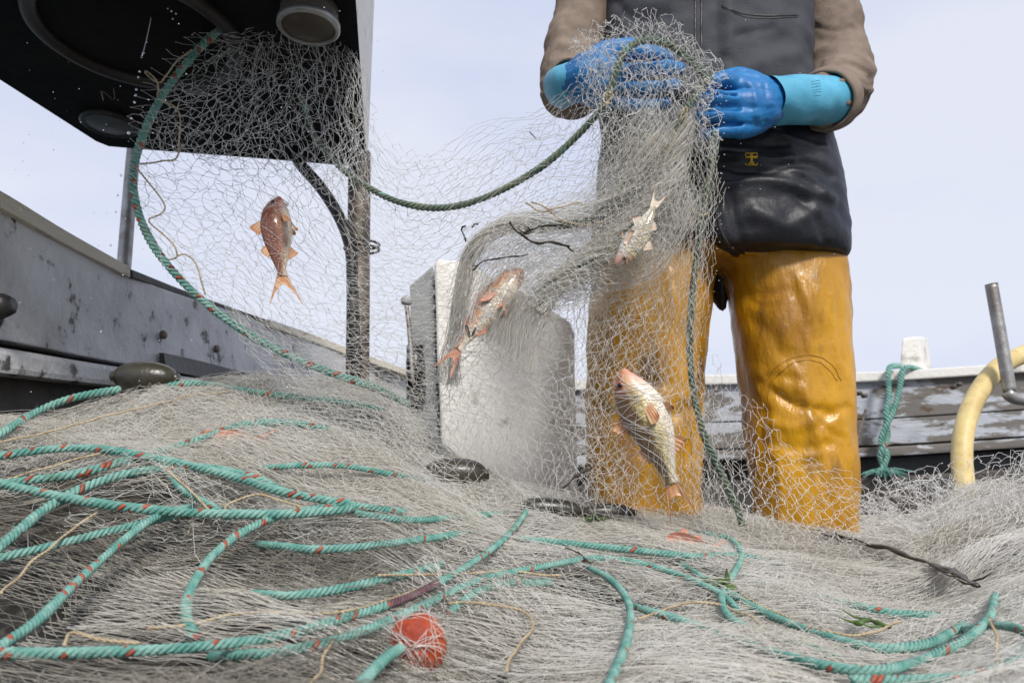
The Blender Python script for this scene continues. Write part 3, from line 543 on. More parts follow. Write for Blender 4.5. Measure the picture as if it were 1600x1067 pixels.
glove([([(1206, 157, 1.192), (1182, 158, 1.186), (1162, 164, 1.180)], [.036, .042, .036]), ([(1212, 158, 1.185), (1180, 150, 1.165), (1152, 134, 1.155)], [.030, .030, .019]), ([(1212, 160, 1.185), (1180, 166, 1.162), (1150, 160, 1.148)], [.031, .031, .020]), ([(1210, 162, 1.185), (1180, 180, 1.165), (1152, 184, 1.152)], [.030, .028, .019]), ([(1205, 168, 1.187), (1178, 192, 1.172), (1156, 203, 1.160)], [.03, .022, .016]), ([(1205, 150, 1.185), (1170, 134, 1.17), (1146, 126, 1.165)], [.03, .024, .016])],
      [([(1152, 130, 1.155), (1124, 126, 1.138), (1106, 138, 1.150), (1104, 150, 1.178), (1120, 152, 1.195)], [.0165, .0148, .0138, .0125, .011]),
       ([(1152, 157, 1.146), (1120, 154, 1.124), (1099, 160, 1.140), (1098, 166, 1.172), (1116, 166, 1.192)], [.0165, .0145, .0135, .012, .011]),
       ([(1152, 181, 1.150), (1120, 180, 1.128), (1099, 184, 1.143), (1099, 188, 1.174), (1116, 186, 1.192)], [.016, .0138, .013, .0118, .0105]),
       ([(1156, 202, 1.160), (1126, 205, 1.142), (1104, 209, 1.153), (1104, 208, 1.178), (1120, 204, 1.192)], [.0145, .0125, .0118, .0105, .0095])],
      ([(1192, 140, 1.19), (1160, 122, 1.20), (1128, 124, 1.205), (1106, 138, 1.20)], [.022, .018, .0145, .012]),
      [(1198, 157, 1.180), (1213, 157, 1.19), (1245, 157, 1.215), (1280, 157, 1.25), (1302, 157, 1.275)], [.0405, .0425, .0435, .0445, .0450],
      [([(1152, 148), (1130, 144), (1108, 148)], -.0090, 2.7), ([(1155, 171), (1130, 169), (1102, 172)], -.0090, 2.7), ([(1158, 194), (1130, 194), (1102, 197)], -.0090, 2.7), ([(1170, 130), (1180, 150), (1182, 180)], .003, 6), ([(1195, 130), (1200, 160), (1196, 190)], -.0025, 5)])
glove([([(893, 128, 1.20), (920, 108, 1.175), (958, 86, 1.155)], [.030, .030, .020]), ([(893, 130, 1.20), (922, 120, 1.172), (962, 112, 1.148)], [.032, .033, .021]), ([(895, 132, 1.20), (925, 132, 1.175), (962, 136, 1.152)], [.030, .031, .020]), ([(900, 136, 1.20), (930, 144, 1.18), (960, 155, 1.163)], [.026, .026, .018])],
      [([(958, 84, 1.155), (988, 82, 1.142), (1022, 84, 1.15), (1044, 92, 1.175)], [.0165, .0148, .0135, .0115]),
       ([(962, 110, 1.148), (998, 108, 1.132), (1036, 106, 1.14), (1060, 108, 1.162)], [.0168, .0148, .0135, .0115]),
       ([(962, 136, 1.152), (996, 138, 1.136), (1030, 135, 1.142), (1055, 133, 1.165)], [.0165, .0142, .013, .0112]),
       ([(960, 156, 1.163), (990, 163, 1.15), (1018, 163, 1.155), (1040, 160, 1.172)], [.0145, .0125, .0118, .0102])],
      ([(918, 104, 1.19), (945, 80, 1.20), (975, 72, 1.205), (1005, 76, 1.21)], [.021, .018, .0145, .012]),
      [(908, 122, 1.188), (898, 128, 1.198), (888, 132, 1.215), (880, 136, 1.25)], [.033, .035, .037, .038],
      [([(966, 97), (1000, 95), (1035, 97)], -.0090, 2.7), ([(966, 124), (1000, 123), (1045, 120)], -.0090, 2.7), ([(966, 147), (1000, 150), (1040, 147)], -.0090, 2.7), ([(935, 90), (945, 115), (940, 140)], .003, 6)])
cu = [o for o in bpy.data.objects if o.name.startswith('cuff')][0]; cb = bvh(cu); a = Acc()
for l in ([(1268, 128), (1281, 126)], [(1268, 132), (1276, 131), (1282, 130)], [(1269, 137), (1282, 134)], [(1275, 133), (1277, 137)], [(1270, 142), (1283, 139)], [(1271, 146), (1277, 143), (1283, 144)], [(1272, 150), (1282, 149)]):
    tube(a, np.array([onto(cb, x_, y_, .0002) for x_, y_ in catmull(np.array(l, float), 8)]), .0006, 5)
link('faded_stamp', a.mesh('faded_stamp'), M['stamp'], cu)
# body beneath the clothes, one continuous surface
a = Acc(); B3 = lambda px, py, Y: at(px, py, Y)
hips = B3(1120, 400, Ym + .02); neck = B3(1110, -215, Ym + .02); head = np.array([neck[0], Ym - .005, neck[2] + .125])
limb(a, [hips + [0, 0, .09], (hips + neck) / 2, neck - [0, 0, .12]], [.10, .11, .105]); limb(a, [neck - [0, 0, .1], neck + [0, 0, .06]], [.06, .055])
limb(a, [head - [0, -.01, .05], head + [0, .0, .0], head + [0, .015, .055]], [.068, .082, .086]); limb(a, [head + [0, -.055, -.075], head + [0, -.04, -.05]], [.035, .05])
limb(a, [head + [0, -.080, .005], head + [0, -.104, -.028], head + [0, -.088, -.036]], [.010, .013, .014], .004)
for s_ in (-1, 1):
    limb(a, [head + [s_ * .083, .012, .02], head + [s_ * .086, .018, -.028]], [.014, .010], .004); limb(a, [head + [s_ * .012, -.086, -.062], head + [0, -.09, -.060]], [.010, .011], .004)
limb(a, P3([(1240, -140, Ym + .02), (1305, 100, 1.40), (1250, 157, 1.22), (1212, 158, 1.185)]), [.06, .045, .032, .028]); limb(a, P3([(962, -140, Ym + .02), (893, 110, 1.40), (895, 134, 1.25), (915, 122, 1.18)]), [.06, .045, .03, .022])
for xs, xb in ((1020, 1012), (1220, 1255)): limb(a, [B3(xs, 400, Ym + .02), B3(xb, 640, Ym), B3(xb, 1040, Ym + .01)], [.085, .06, .045])
link('body', fuse('body', a, .006, 3), M['skin'], man)
for s_ in (-1, 1): lathe_obj('eye', head + [s_ * .032, -.074, .012], (0, -1, 0), [(-.012 * math.cos(x), .012 * math.sin(x) + .0002) for x in np.linspace(0, math.pi, 9)], M['eye'], man, 12)
a = Acc(); disc_stack(a, head + [0, .012, .035], (0, -.12, 1), [(-.005, .094), (.0, .104), (.03, .105), (.06, .098), (.09, .075), (.108, .04), (.113, .001)], 28); link('knitted_hat', a.mesh('knitted_hat'), M['wool'], man)

# black piece stands in for shade at the trouser crotch, plus a hanging strap
a = Acc(); limb(a, P3([(1112, 392, Ym + .05), (1120, 440, Ym + .06), (1128, 478, Ym + .06)]), [.05, .035, .012], flat=.6)
link('crotch_shade', fuse('crotch_shade', a, .005, 3), M['rubber'], man)

# ================================================================== NET HEAP SURFACE
CRX = np.array([-700, -200, 0, 200, 400, 600, 690, 800, 1000, 1180, 1330, 1450, 1560, 1650, 2000, 2500.])
CRY = np.array([735, 690, 655, 618, 596, 622, 700, 772, 800, 822, 818, 806, 770, 745, 740, 760.])
CRD = np.array([1.05, 1.10, 1.15, 1.25, 1.36, 1.42, 1.42, 1.36, 1.36, 1.42, 1.46, 1.5, 1.42, 1.35, 1.3, 1.3])
DN, PYN, PW = .44, 1180., .78
def heapD(px, py):
    yc, dc = np.interp(px, CRX, CRY), np.interp(px, CRX, CRD); t = np.clip((py - yc) / (PYN - yc), 0, 1.25)
    return np.maximum(dc + (DN - dc) * t ** PW, .2)
def heapP(px, py): return at(px, py, heapD(px, py))
def H(X, Y):
    """height of the heap over the deck at (X,Y); falls away behind the crest"""
    z = np.full(np.shape(X), CAMZ - .02); Y = np.asarray(Y, float)
    for _ in range(5):
        d = Y * CP + (z - CAMZ) * SP; px = np.clip(800 + FPX * X / np.maximum(d, .15), -700, 2500)
        yc, dc = np.interp(px, CRX, CRY), np.interp(px, CRX, CRD)
        t = np.clip((dc - Y) / (dc - DN), 0, 1.25) ** (1 / PW); py = yc + t * (PYN - yc); z = at(px, py, np.minimum(Y, dc))[..., 2]
    back = np.maximum(Y - dc, 0); z = np.where(back > 0, z - back * .35 - back ** 2 * 2.2, z)
    return np.maximum(z, .005)
def lumps(X, Y): return 1.1 * np.sin(13 * X + 5 * Y + 2 * np.sin(6 * Y)) * np.sin(15 * Y - 3 * X + 1) + .5 * np.sin(9 * X + 3 * np.sin(7 * Y)) * np.sin(11 * Y + 2 * X) + .35 * np.sin(23 * X - 14 * Y + 1) + .25 * np.sin(37 * Y + 19 * X)

heap = empty('fishing_net', (.2, .9, 0), 'great heap of wet pale monofilament net filling the deck in the foreground', 'fishing net')
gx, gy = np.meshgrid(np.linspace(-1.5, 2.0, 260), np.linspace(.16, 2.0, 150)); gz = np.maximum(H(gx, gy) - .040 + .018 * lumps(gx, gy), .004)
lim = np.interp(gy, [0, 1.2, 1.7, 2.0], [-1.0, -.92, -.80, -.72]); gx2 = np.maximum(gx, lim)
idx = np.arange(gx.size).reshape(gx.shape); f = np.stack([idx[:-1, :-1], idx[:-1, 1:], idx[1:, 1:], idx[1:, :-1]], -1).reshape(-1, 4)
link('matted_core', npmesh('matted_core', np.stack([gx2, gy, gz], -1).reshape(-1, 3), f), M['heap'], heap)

KN = 4
def diamond(nu, nv, surf, jit, bend, r, drop=0.0, knots=True, rng=RNG, K=KN):
    """knotted diamond mesh laid over surf(u,v)->(n,3); every bar is a curved thread, every crossing a knot"""
    jj, ii = np.meshgrid(np.arange(nv + 1), np.arange(nu + 1), indexing='ij'); u = (ii + .5 * (jj & 1)) / (nu + .5); v = jj / nv
    u = u + rng.normal(0, .07 / nu, u.shape); v = v + rng.normal(0, .07 / nv, v.shape)
    P = surf(np.clip(u, 0, 1).ravel(), np.clip(v, 0, 1).ravel()).reshape(nv + 1, nu + 1, 3); P = P + rng.normal(0, jit, P.shape)
    E = []; nn = nu + 1
    cols = np.arange(nn)
    for up in (0, 1):          # the two waves of thread that meet at each knot
        for j in range(nv):
            def row(q):
                q = min(max(q, 0), nv); sh = (0 if not (q & 1) else (0 if up == 0 else -1)); return P[q][np.clip(cols + sh, 0, nn - 1)]
            e = np.stack([row(j - 1), row(j), row(j + 1), row(j + 2)], 1)
            if j == 0: e[:, 0] = 2 * e[:, 1] - e[:, 2]
            if j == nv - 1: e[:, 3] = 2 * e[:, 2] - e[:, 1]
            E.append(e[1:-1])
    E = np.concatenate(E); E = E[rng.random(len(E)) >= drop]
    t = np.linspace(0, 1, K)[None, :, None]; L = np.linalg.norm(E[:, 2] - E[:, 1], axis=1)[:, None, None]
    bd = rng.normal(0, 1, (len(E), 1, 3)) * bend * np.clip(L, 0, .06); b2 = rng.normal(0, 1, (len(E), 1, 3)) * bend * .5 * np.clip(L, 0, .06)
    a_, b_, c_, d_ = [E[:, q:q + 1] for q in range(4)]
    S = .5 * (2 * b_ + (c_ - a_) * t + (2 * a_ - 5 * b_ + 4 * c_ - d_) * t ** 2 + (3 * b_ - a_ - 3 * c_ + d_) * t ** 3) + bd * np.sin(math.pi * t) ** 2
    v_, f_ = tubes_np(S, r * rng.uniform(.75, 1.25, len(S))); out = [(v_, f_)]
    if knots:
        Q = P.reshape(-1, 3); Q = Q[rng.random(len(Q)) > .25]; d = r * 2.3
        S2 = np.stack([Q + rng.normal(0, d * .3, Q.shape) - [d, 0, 0], Q + [0, 0, d * .2], Q + [d, 0, 0]], 1); out.append(tubes_np(S2, d))
    return out

def patch_surf(c, ang, Lx, Ly, lift, seed, warp=.03):
    r = np.random.default_rng(seed); ca, sa = math.cos(ang), math.sin(ang)
    def s(u, v):
        a, b = (u - .5) * Lx, (v - .5) * Ly; q = np.stack([a * ca - b * sa + c[0], a * sa + b * ca + c[1]], -1)
        q = q + sinnoise(q, 7, warp, seed, 4) + sinnoise(q, 22, warp * .06, seed + 1, 4)
        lo_ = np.interp(q[:, 1], [0, 1.2, 1.7, 2.0], [-1.0, -.90, -.78, -.70]); q[:, 0] = np.maximum(q[:, 0], lo_)
        z = H(q[:, 0], q[:, 1]) + lift + .015 * lumps(q[:, 0], q[:, 1]) + sinnoise(np.c_[q, q[:, :1]], 24, .005, seed + 2, 4)[:, 0]
        return np.stack([q[:, 0], q[:, 1], z], -1)
    return s
acc = Acc(); acc2 = Acc(); acc3 = Acc(); acc4 = Acc(); acc5 = Acc()
NP = 92
for k in range(NP):
    Yc_ = RNG.uniform(.36, 1.5); Xc = RNG.uniform(-.85, 1.1) * (.35 + .7 * Yc_ / 1.3)
    if RNG.random() < .84 * np.clip((-Xc + .12) / .25, 0, 1) * np.clip((1.08 - Yc_) / .2, 0, 1): continue
    if Xc > .35 and RNG.random() < .3: continue
    ang = RNG.normal(.0, .22) + (.0 if Yc_ > .6 else RNG.normal(0, .5)) - .22 * (Xc < -.2)
    sc_ = .45 + .6 * min(Yc_, 1.2)
    Lx, Ly = RNG.uniform(.6, 1.2) * sc_, RNG.uniform(.08, .24) * sc_
    cell = RNG.uniform(.020, .038); across = RNG.uniform(.004, .009)
    nv, nu = int(Lx / cell), int(Ly / across)
    surf = patch_surf((Xc, Yc_), ang, Lx, Ly, RNG.uniform(-.030, .014), 100 + k, RNG.uniform(.03, .06) * sc_)
    sw = lambda u, v, s=surf: s(v, u)
    A = acc if RNG.random() < .5 else (acc2 if RNG.random() < .55 else acc3)
    if Xc < .02 and Yc_ < 1.0 and RNG.random() < .8: A = acc4  # near-left patches mostly take the painted shade tone
    elif Xc > .25 and RNG.random() < .6: A = acc5
    for v, f in diamond(max(nu, 4), max(nv, 4), sw, .0008, .035, RNG.choice([.00018, .00024, .00030, .00036]), .06, knots=False): A.add(v, f)
# open meshes lying loose over the heap
for k in range(80):
    Yc_ = RNG.uniform(.36, 1.5); Xc = RNG.uniform(-.85 if k < 46 else .2, 1.15) * (.35 + .7 * Yc_ / 1.3)
    if RNG.random() < .8 * np.clip((-Xc + .1) / .25, 0, 1) * np.clip((1.08 - Yc_) / .2, 0, 1): continue
    sc_ = .45 + .6 * min(Yc_, 1.2); Lx, Ly = RNG.uniform(.3, .6) * sc_, RNG.uniform(.15, .3) * sc_; c1 = RNG.uniform(.016, .026); c2 = c1 * RNG.uniform(.35, .8)
    surf = patch_surf((Xc, Yc_), RNG.normal(0, .5), Lx, Ly, RNG.uniform(.004, .014), 400 + k, RNG.uniform(.03, .06) * sc_); sw = lambda u, v, s=surf: s(v, u)
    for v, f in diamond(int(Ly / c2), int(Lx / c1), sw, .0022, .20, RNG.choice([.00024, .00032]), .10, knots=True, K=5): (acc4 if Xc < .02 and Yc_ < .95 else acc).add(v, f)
# long taut threads in bundles
S = []
for k in range(150):
    Y0 = RNG.uniform(.4, 1.45); X0_ = RNG.uniform(-.8, 1.1) * (.35 + .7 * Y0 / 1.3); an0 = RNG.normal(-.1 * np.sign(X0_), .3); L0 = RNG.uniform(.25, .7)
    if RNG.random() < .75 * np.clip((-X0_ + .1) / .25, 0, 1) * np.clip((1.1 - Y0) / .2, 0, 1): continue
    bow = RNG.normal(0, .16)
    for q_ in range(RNG.integers(3, 11)):
        t = np.linspace(-.5, .5, 16); an = an0 + RNG.normal(0, .05); L = L0 * RNG.uniform(.7, 1.1); o_ = RNG.normal(0, .012, 2)
        x = X0_ + o_[0] + L * t * math.cos(an) - bow * L * t * t * math.sin(an); y = Y0 + o_[1] + L * t * math.sin(an) + (bow + RNG.normal(0, .03)) * L * (t * t - .1) * 2
        x = np.maximum(x, np.interp(y, [0, 1.2, 1.7, 2.0], [-1.0, -.90, -.78, -.70])); z = H(x, y) + .010 + .008 * lumps(x, y) + .014 * RNG.random() * np.cos(t * math.pi) - .02 * (np.abs(t) > .47); S.append(np.stack([x, y, z], -1))
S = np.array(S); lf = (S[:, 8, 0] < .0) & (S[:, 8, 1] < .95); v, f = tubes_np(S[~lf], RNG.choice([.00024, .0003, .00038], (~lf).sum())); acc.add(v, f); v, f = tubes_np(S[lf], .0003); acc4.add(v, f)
# long loose threads and upstanding loops
S = []
for k in range(1500):
    Y0 = RNG.uniform(.36, 1.5); X0_ = RNG.uniform(-.9, 1.15) * (.35 + .7 * Y0 / 1.3); L = RNG.uniform(.08, .35) * (.5 + .5 * Y0); an = RNG.normal(0, .45)
    t = np.linspace(-.5, .5, 10); q = np.stack([X0_ + L * t * math.cos(an) + RNG.normal(0, .10) * L * np.sin(t * 4 + RNG.uniform(0, 6)), Y0 + L * t * math.sin(an) + RNG.normal(0, .22) * L * np.sin(t * 5 + RNG.uniform(0, 6))], -1)
    q[:, 0] = np.maximum(q[:, 0], np.interp(q[:, 1], [0, 1.2, 1.7, 2.0], [-1.0, -.90, -.78, -.70]))
    if RNG.random() < .8 * np.clip((-X0_ + .1) / .25, 0, 1) * np.clip((1.05 - Y0) / .2, 0, 1): continue
    z = H(q[:, 0], q[:, 1]) + (.018 if k % 5 == 0 else .006) * RNG.random() + abs(RNG.normal(0, .010)) * np.cos(t * math.pi) + .006 * lumps(q[:, 0], q[:, 1]); S.append(np.stack([q[:, 0], q[:, 1], z], -1))
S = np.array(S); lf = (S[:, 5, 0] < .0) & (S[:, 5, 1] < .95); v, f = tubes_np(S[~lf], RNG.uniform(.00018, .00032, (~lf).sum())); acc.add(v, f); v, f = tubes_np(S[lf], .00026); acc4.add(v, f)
link('netting', acc.mesh('netting'), M['mono_wet'], heap); link('netting', acc2.mesh('netting'), M['mono_beige'], heap); link('netting', acc3.mesh('netting'), M['mono_grey'], heap); link('netting', acc4.mesh('netting'), M['mono_shade'], heap); link('netting', acc5.mesh('netting'), M['mono'], heap)

# ================================================================== LIFTED NET
def cr_w(u, n):
    t = np.clip(u, 0, 1) * (n - 1 - 1e-9); i = t.astype(int); f = t - i; W = np.zeros((len(u), n + 2))
    ws = [.5 * (-f + 2 * f ** 2 - f ** 3), .5 * (2 - 5 * f ** 2 + 3 * f ** 3), .5 * (f + 4 * f ** 2 - 3 * f ** 3), .5 * (-f ** 2 + f ** 3)]
    for k in range(4): W[np.arange(len(u)), i + k] += ws[k]
    W2 = W[:, 1:-1].copy(); W2[:, 0] += 2 * W[:, 0]; W2[:, 1] -= W[:, 0]; W2[:, -1] += 2 * W[:, -1]; W2[:, -2] -= W[:, -1]; return W2
def sheet(rows, seed, off=(0, 0, 0), wob=.015, wf=9, fine=.004):
    """rows of (px,py,Y): the hang of the net as a smooth surface"""
    G = np.array([[at(*p) for p in r] for r in rows])
    def s(u, v):
        P = np.einsum('nr,nc,rcd->nd', cr_w(v, G.shape[0]), cr_w(u, G.shape[1]), G); return P + sinnoise(P, wf, wob, seed, 5) + sinnoise(P, 24, fine, seed + 9, 4) + np.array(off)
    return s
lift = empty('fishing_net', at(800, 650, 1.2), 'wet net lifted in the blue gloves and spread from the canopy across the console', 'fishing net')
D1 = 1.22
A1 = [[(392, 34, 1.18), (450, 10, 1.2), (540, 60, 1.22), (568, 190, 1.22), (660, 246, 1.24), (780, 222, 1.22), (880, 160, 1.16), (950, 90, 1.10)],
      [(300, 88, 1.17), (400, 100, 1.2), (500, 170, 1.22), (570, 270, 1.22), (660, 320, 1.22), (780, 310, 1.2), (880, 255, 1.16), (985, 160, 1.10)],
      [(224, 215, 1.16), (340, 245, 1.18), (450, 300, 1.2), (560, 365, 1.2), (660, 390, 1.2), (780, 375, 1.2), (890, 330, 1.16), (1000, 240, 1.12)],
      [(212, 325, 1.15), (330, 360, 1.17), (440, 410, 1.19), (550, 450, 1.2), (660, 465, 1.2), (780, 445, 1.2), (900, 405, 1.17), (1010, 330, 1.14)],
      [(292, 446, 1.17), (380, 470, 1.18), (470, 500, 1.19), (565, 530, 1.2), (660, 545, 1.2), (785, 525, 1.2), (905, 500, 1.18), (1020, 450, 1.16)],
      [(400, 528, 1.2), (450, 550, 1.21), (530, 578, 1.22), (610, 605, 1.22), (690, 630, 1.22), (795, 640, 1.2), (910, 640, 1.2), (1030, 600, 1.18)],
      [(480, 600, 1.24), (530, 622, 1.24), (590, 645, 1.24), (640, 680, 1.26), (710, 720, 1.27), (800, 765, 1.25), (910, 790, 1.22), (1040, 790, 1.2)]]
B1 = [[(900, 75, 1.09), (945, 40, 1.09), (1010, 28, 1.09), (1075, 55, 1.09), (1130, 105, 1.12)],
      [(915, 150, 1.08), (965, 130, 1.09), (1025, 130, 1.09), (1080, 145, 1.09), (1118, 190, 1.10)],
      [(930, 265, 1.11), (980, 250, 1.11), (1040, 250, 1.11), (1095, 270, 1.11), (1135, 300, 1.13)],
      [(895, 380, 1.13), (965, 380, 1.13), (1030, 385, 1.13), (1080, 400, 1.13), (1118, 420, 1.15)],
      [(880, 510, 1.16), (950, 515, 1.15), (1020, 525, 1.15), (1072, 535, 1.15), (1110, 540, 1.17)],
      [(870, 640, 1.19), (945, 650, 1.18), (1015, 660, 1.17), (1070, 665, 1.17), (1120, 665, 1.2)],
      [(860, 770, 1.22), (940, 785, 1.2), (1020, 795, 1.18), (1090, 800, 1.2), (1170, 800, 1.24)]]
C1 = [[(1010, 150, 1.10), (930, 265, 1.13), (855, 318, 1.16), (780, 335, 1.18), (722, 385, 1.19), (690, 470, 1.2), (672, 570, 1.21), (665, 690, 1.25)],
      [(1050, 200, 1.09), (975, 320, 1.11), (890, 370, 1.14), (815, 390, 1.15), (765, 440, 1.16), (728, 510, 1.17), (705, 600, 1.19), (710, 720, 1.24)],
      [(1075, 260, 1.09), (1010, 370, 1.11), (930, 420, 1.13), (850, 440, 1.14), (800, 480, 1.15), (770, 545, 1.16), (750, 640, 1.18), (770, 750, 1.23)],
      [(1095, 320, 1.10), (1030, 420, 1.12), (960, 460, 1.14), (880, 478, 1.15), (838, 508, 1.16), (815, 570, 1.17), (800, 660, 1.19), (835, 770, 1.22)]]
E1 = [[(1090, 560, 1.28), (1130, 610, 1.27), (1180, 650, 1.26), (1250, 715, 1.25), (1320, 755, 1.25), (1400, 790, 1.3), (1480, 815, 1.35)],
      [(1090, 690, 1.26), (1130, 715, 1.25), (1185, 740, 1.24), (1250, 775, 1.23), (1320, 798, 1.23), (1400, 820, 1.27), (1480, 835, 1.32)],
      [(1085, 810, 1.24), (1130, 822, 1.22), (1190, 835, 1.2), (1255, 850, 1.19), (1320, 855, 1.19), (1400, 860, 1.22), (1490, 865, 1.26)]]
F1 = [[(1440, 815, 1.3), (1490, 750, 1.3), (1540, 705, 1.28), (1600, 685, 1.26), (1680, 690, 1.24), (1800, 740, 1.2)],
      [(1450, 840, 1.24), (1500, 800, 1.24), (1550, 770, 1.22), (1610, 755, 1.2), (1690, 760, 1.18), (1800, 800, 1.15)],
      [(1460, 880, 1.15), (1510, 865, 1.14), (1560, 850, 1.13), (1620, 840, 1.1), (1700, 840, 1.08), (1800, 860, 1.05)]]
acc = Acc(); acc2 = Acc()
def addnet(A, rows, nu, nv, seed, jit, bend, r, drop=.04, off=(0, 0, 0), swap=False, knots=True, wob=.015, fine=.004, K=KN):
    s = sheet(rows, seed, off, wob, 9, fine); sf = (lambda u, v: s(v, u)) if swap else s
    for v, f in diamond(nu, nv, sf, jit, bend, r, drop, knots, K=K): A.add(v, f)
addnet(acc, A1, 38, 38, 11, 0.0016, 0.12, .00034, .15, wob=.022, fine=.004, K=6)
addnet(acc2, A1, 32, 40, 12, 0.0018, 0.13, .00030, .42, off=(.004, .03, .0), wob=.026, fine=.007, K=6)
addnet(acc, A1, 60, 30, 13, .0014, .12, .00030, .18, off=(0, -.02, .005), swap=True, wob=.026, fine=.005, K=6)
# the part against the canopy is bunched: a second fold of the same net
A2 = [[(395, 34, 1.16), (430, 5, 1.17), (480, -10, 1.18), (540, 20, 1.2), (566, 120, 1.21)], [(300, 90, 1.15), (380, 90, 1.16), (450, 105, 1.17), (520, 140, 1.19), (566, 210, 1.2)],
      [(240, 180, 1.14), (330, 190, 1.15), (410, 200, 1.16), (490, 220, 1.17), (566, 270, 1.18)], [(216, 270, 1.15), (310, 270, 1.15), (400, 265, 1.16), (480, 275, 1.17), (560, 310, 1.18)]]
addnet(acc, A2, 17, 18, 14, 0.0023, 0.17, .00044, .08, wob=.03, fine=.008, K=6); addnet(acc, A2, 20, 12, 15, 0.0027, 0.17, .00040, .2, off=(0, .03, 0), wob=.035, fine=.010, K=6)
for k, (nu, nv) in enumerate([(16, 52), (19, 44), (14, 56)]):
    addnet(acc if k % 2 == 0 else acc2, B1, nu, nv, 20 + k, 0.0014, 0.13, .00032, .06, off=(.0, -.015 * k + .02, 0), wob=.012, fine=.006, K=5)
BT = [r for r in B1[:3]]
addnet(acc, BT, 18, 20, 30, .0030, .34, .00042, .05, off=(0, -.02, 0), wob=.014, fine=.008, K=6)
BM = B1[2:5]
for k in range(1): addnet((acc2, acc)[k], BM, 26, 9, 34 + k, 0.0014, 0.10, .00028, .06, off=(0, .02 * k - .01, 0), swap=False, wob=.012, fine=.004)
for k, (nu, nv) in enumerate([(26, 24)]):
    addnet((acc, acc2)[k % 2], C1, nv, nu, 40 + k, 0.0011, 0.09, .00028, .05, off=(0, .014 * k - .012, 0), wob=.012, fine=.004, knots=k < 1)
C2 = [r[:6] for r in C1]
for k in range(4):   # long stretched meshes along the bunched band
    addnet((acc2, acc)[k % 2], C2, 44, 14, 50 + k, 0.0008, 0.06, .00027, .08, off=(0, .012 * k - .015, 0), swap=True, knots=False, wob=.016, fine=.003)
for k, (nu, nv) in enumerate([(26, 13), (22, 15)]): addnet(acc, E1, nu, nv, 60 + k, 0.0018, 0.18, .00036, .06, off=(0, -.02 * k, 0), wob=.02, fine=.008, K=6)
OV = [[(610, 600, 1.25), (690, 590, 1.22), (800, 590, 1.2), (910, 600, 1.2), (1000, 640, 1.18)], [(600, 690, 1.27), (700, 690, 1.24), (800, 690, 1.21), (910, 700, 1.2), (1020, 720, 1.18)], [(560, 760, 1.2), (690, 785, 1.22), (810, 800, 1.2), (930, 820, 1.18), (1060, 840, 1.16)]]
for k in range(1): addnet((acc, acc2)[k % 2], OV, 30, 10, 70 + k, 0.0011, 0.09, .00027, .05, off=(0, -.01 * k, 0), swap=k > 1, knots=k < 1, wob=.02, fine=.004)
OL = [[(380, 590, 1.3), (480, 580, 1.28), (580, 590, 1.27), (660, 620, 1.26)], [(340, 640, 1.2), (460, 640, 1.22), (580, 660, 1.22), (690, 710, 1.22)], [(300, 700, 1.1), (440, 710, 1.12), (580, 740, 1.13), (720, 790, 1.14)]]
for k in range(3): addnet((acc, acc2)[k % 2], OL, 26, 14, 80 + k, 0.0011, 0.09, .00030, .05, off=(0, -.01 * k, 0), swap=k > 1, knots=False, wob=.02, fine=.004)
TL = [[(-60, 20, 1.5), (60, 30, 1.5), (150, 70, 1.45), (230, 130, 1.4)], [(-60, 60, 1.48), (60, 100, 1.48), (150, 140, 1.42), (215, 190, 1.36)]]
addnet(acc2, TL, 12, 4, 90, .012, .5, .00045, .3, wob=.03, knots=False, K=6)
def roll(A, path, rad, n, r, seed, turns=1.5, spread=.7):
    P = resample(P3(path), .008); T, A_, B_ = frames(P); m = len(P); tt = np.linspace(0, 1, m); S = []; rg = np.random.default_rng(seed)
    rr = np.interp(tt, np.linspace(0, 1, len(rad)), rad)
    for k in range(n):
        ph = rg.uniform(0, 6.28) + turns * 2 * math.pi * tt * rg.uniform(.6, 1.2) + .5 * np.sin(tt * 9 + rg.uniform(0, 6)); q = (rg.random() ** .5 + .22 * np.sin(tt * rg.uniform(6, 22) + rg.uniform(0, 6))) * rr
        C = P + q[:, None] * (np.cos(ph)[:, None] * A_ + spread * np.sin(ph)[:, None] * B_); S.append(C)
    v, f = tubes_np(np.array(S), rg.choice([.00024, .00032, .0004], n)); A.add(v, f)
acc3 = Acc()
for A, n, sd_ in ((acc, 55, 1), (acc2, 60, 2), (acc3, 60, 3)):
    roll(A, [(1070, 190, 1.11), (1035, 290, 1.10), (975, 365, 1.11), (910, 415, 1.12), (862, 450, 1.125), (838, 486, 1.13)], [.022, .034, .040, .034, .030, .026], n, .0003, sd_)
for A, n, sd_ in ((acc, 45, 4), (acc2, 40, 5), (acc3, 26, 6)):
    roll(A, [(1030, 210, 1.09), (985, 290, 1.11), (920, 335, 1.13), (850, 345, 1.14), (785, 355, 1.15), (738, 392, 1.16), (722, 450, 1.17), (712, 520, 1.19), (700, 600, 1.21)], [.02, .028, .026, .024, .022, .02, .018, .018, .03], n, .0003, sd_)
BW = [[(1000, 200, 1.08), (940, 300, 1.10), (880, 345, 1.11), (800, 350, 1.12), (740, 385, 1.14)], [(1050, 240, 1.07), (985, 330, 1.085), (910, 380, 1.10), (840, 400, 1.11), (770, 430, 1.13)], [(1090, 300, 1.07), (1030, 390, 1.085), (960, 430, 1.10), (890, 470, 1.11), (830, 500, 1.12)]]
for k, (nu, nv) in enumerate([(24, 13), (28, 11), (20, 15)]): addnet((acc, acc2, acc)[k], BW, nu, nv, 130 + k, .0016, .14, .00034, .05, off=(0, -.006 * k, 0), wob=.012, fine=.006, K=5)
link('netting', acc3.mesh('netting'), M['mono_grey'], lift)
link('netting', acc.mesh('netting'), M['mono'], lift); link('netting', acc2.mesh('netting'), M['mono_beige'], lift)
acc = Acc()
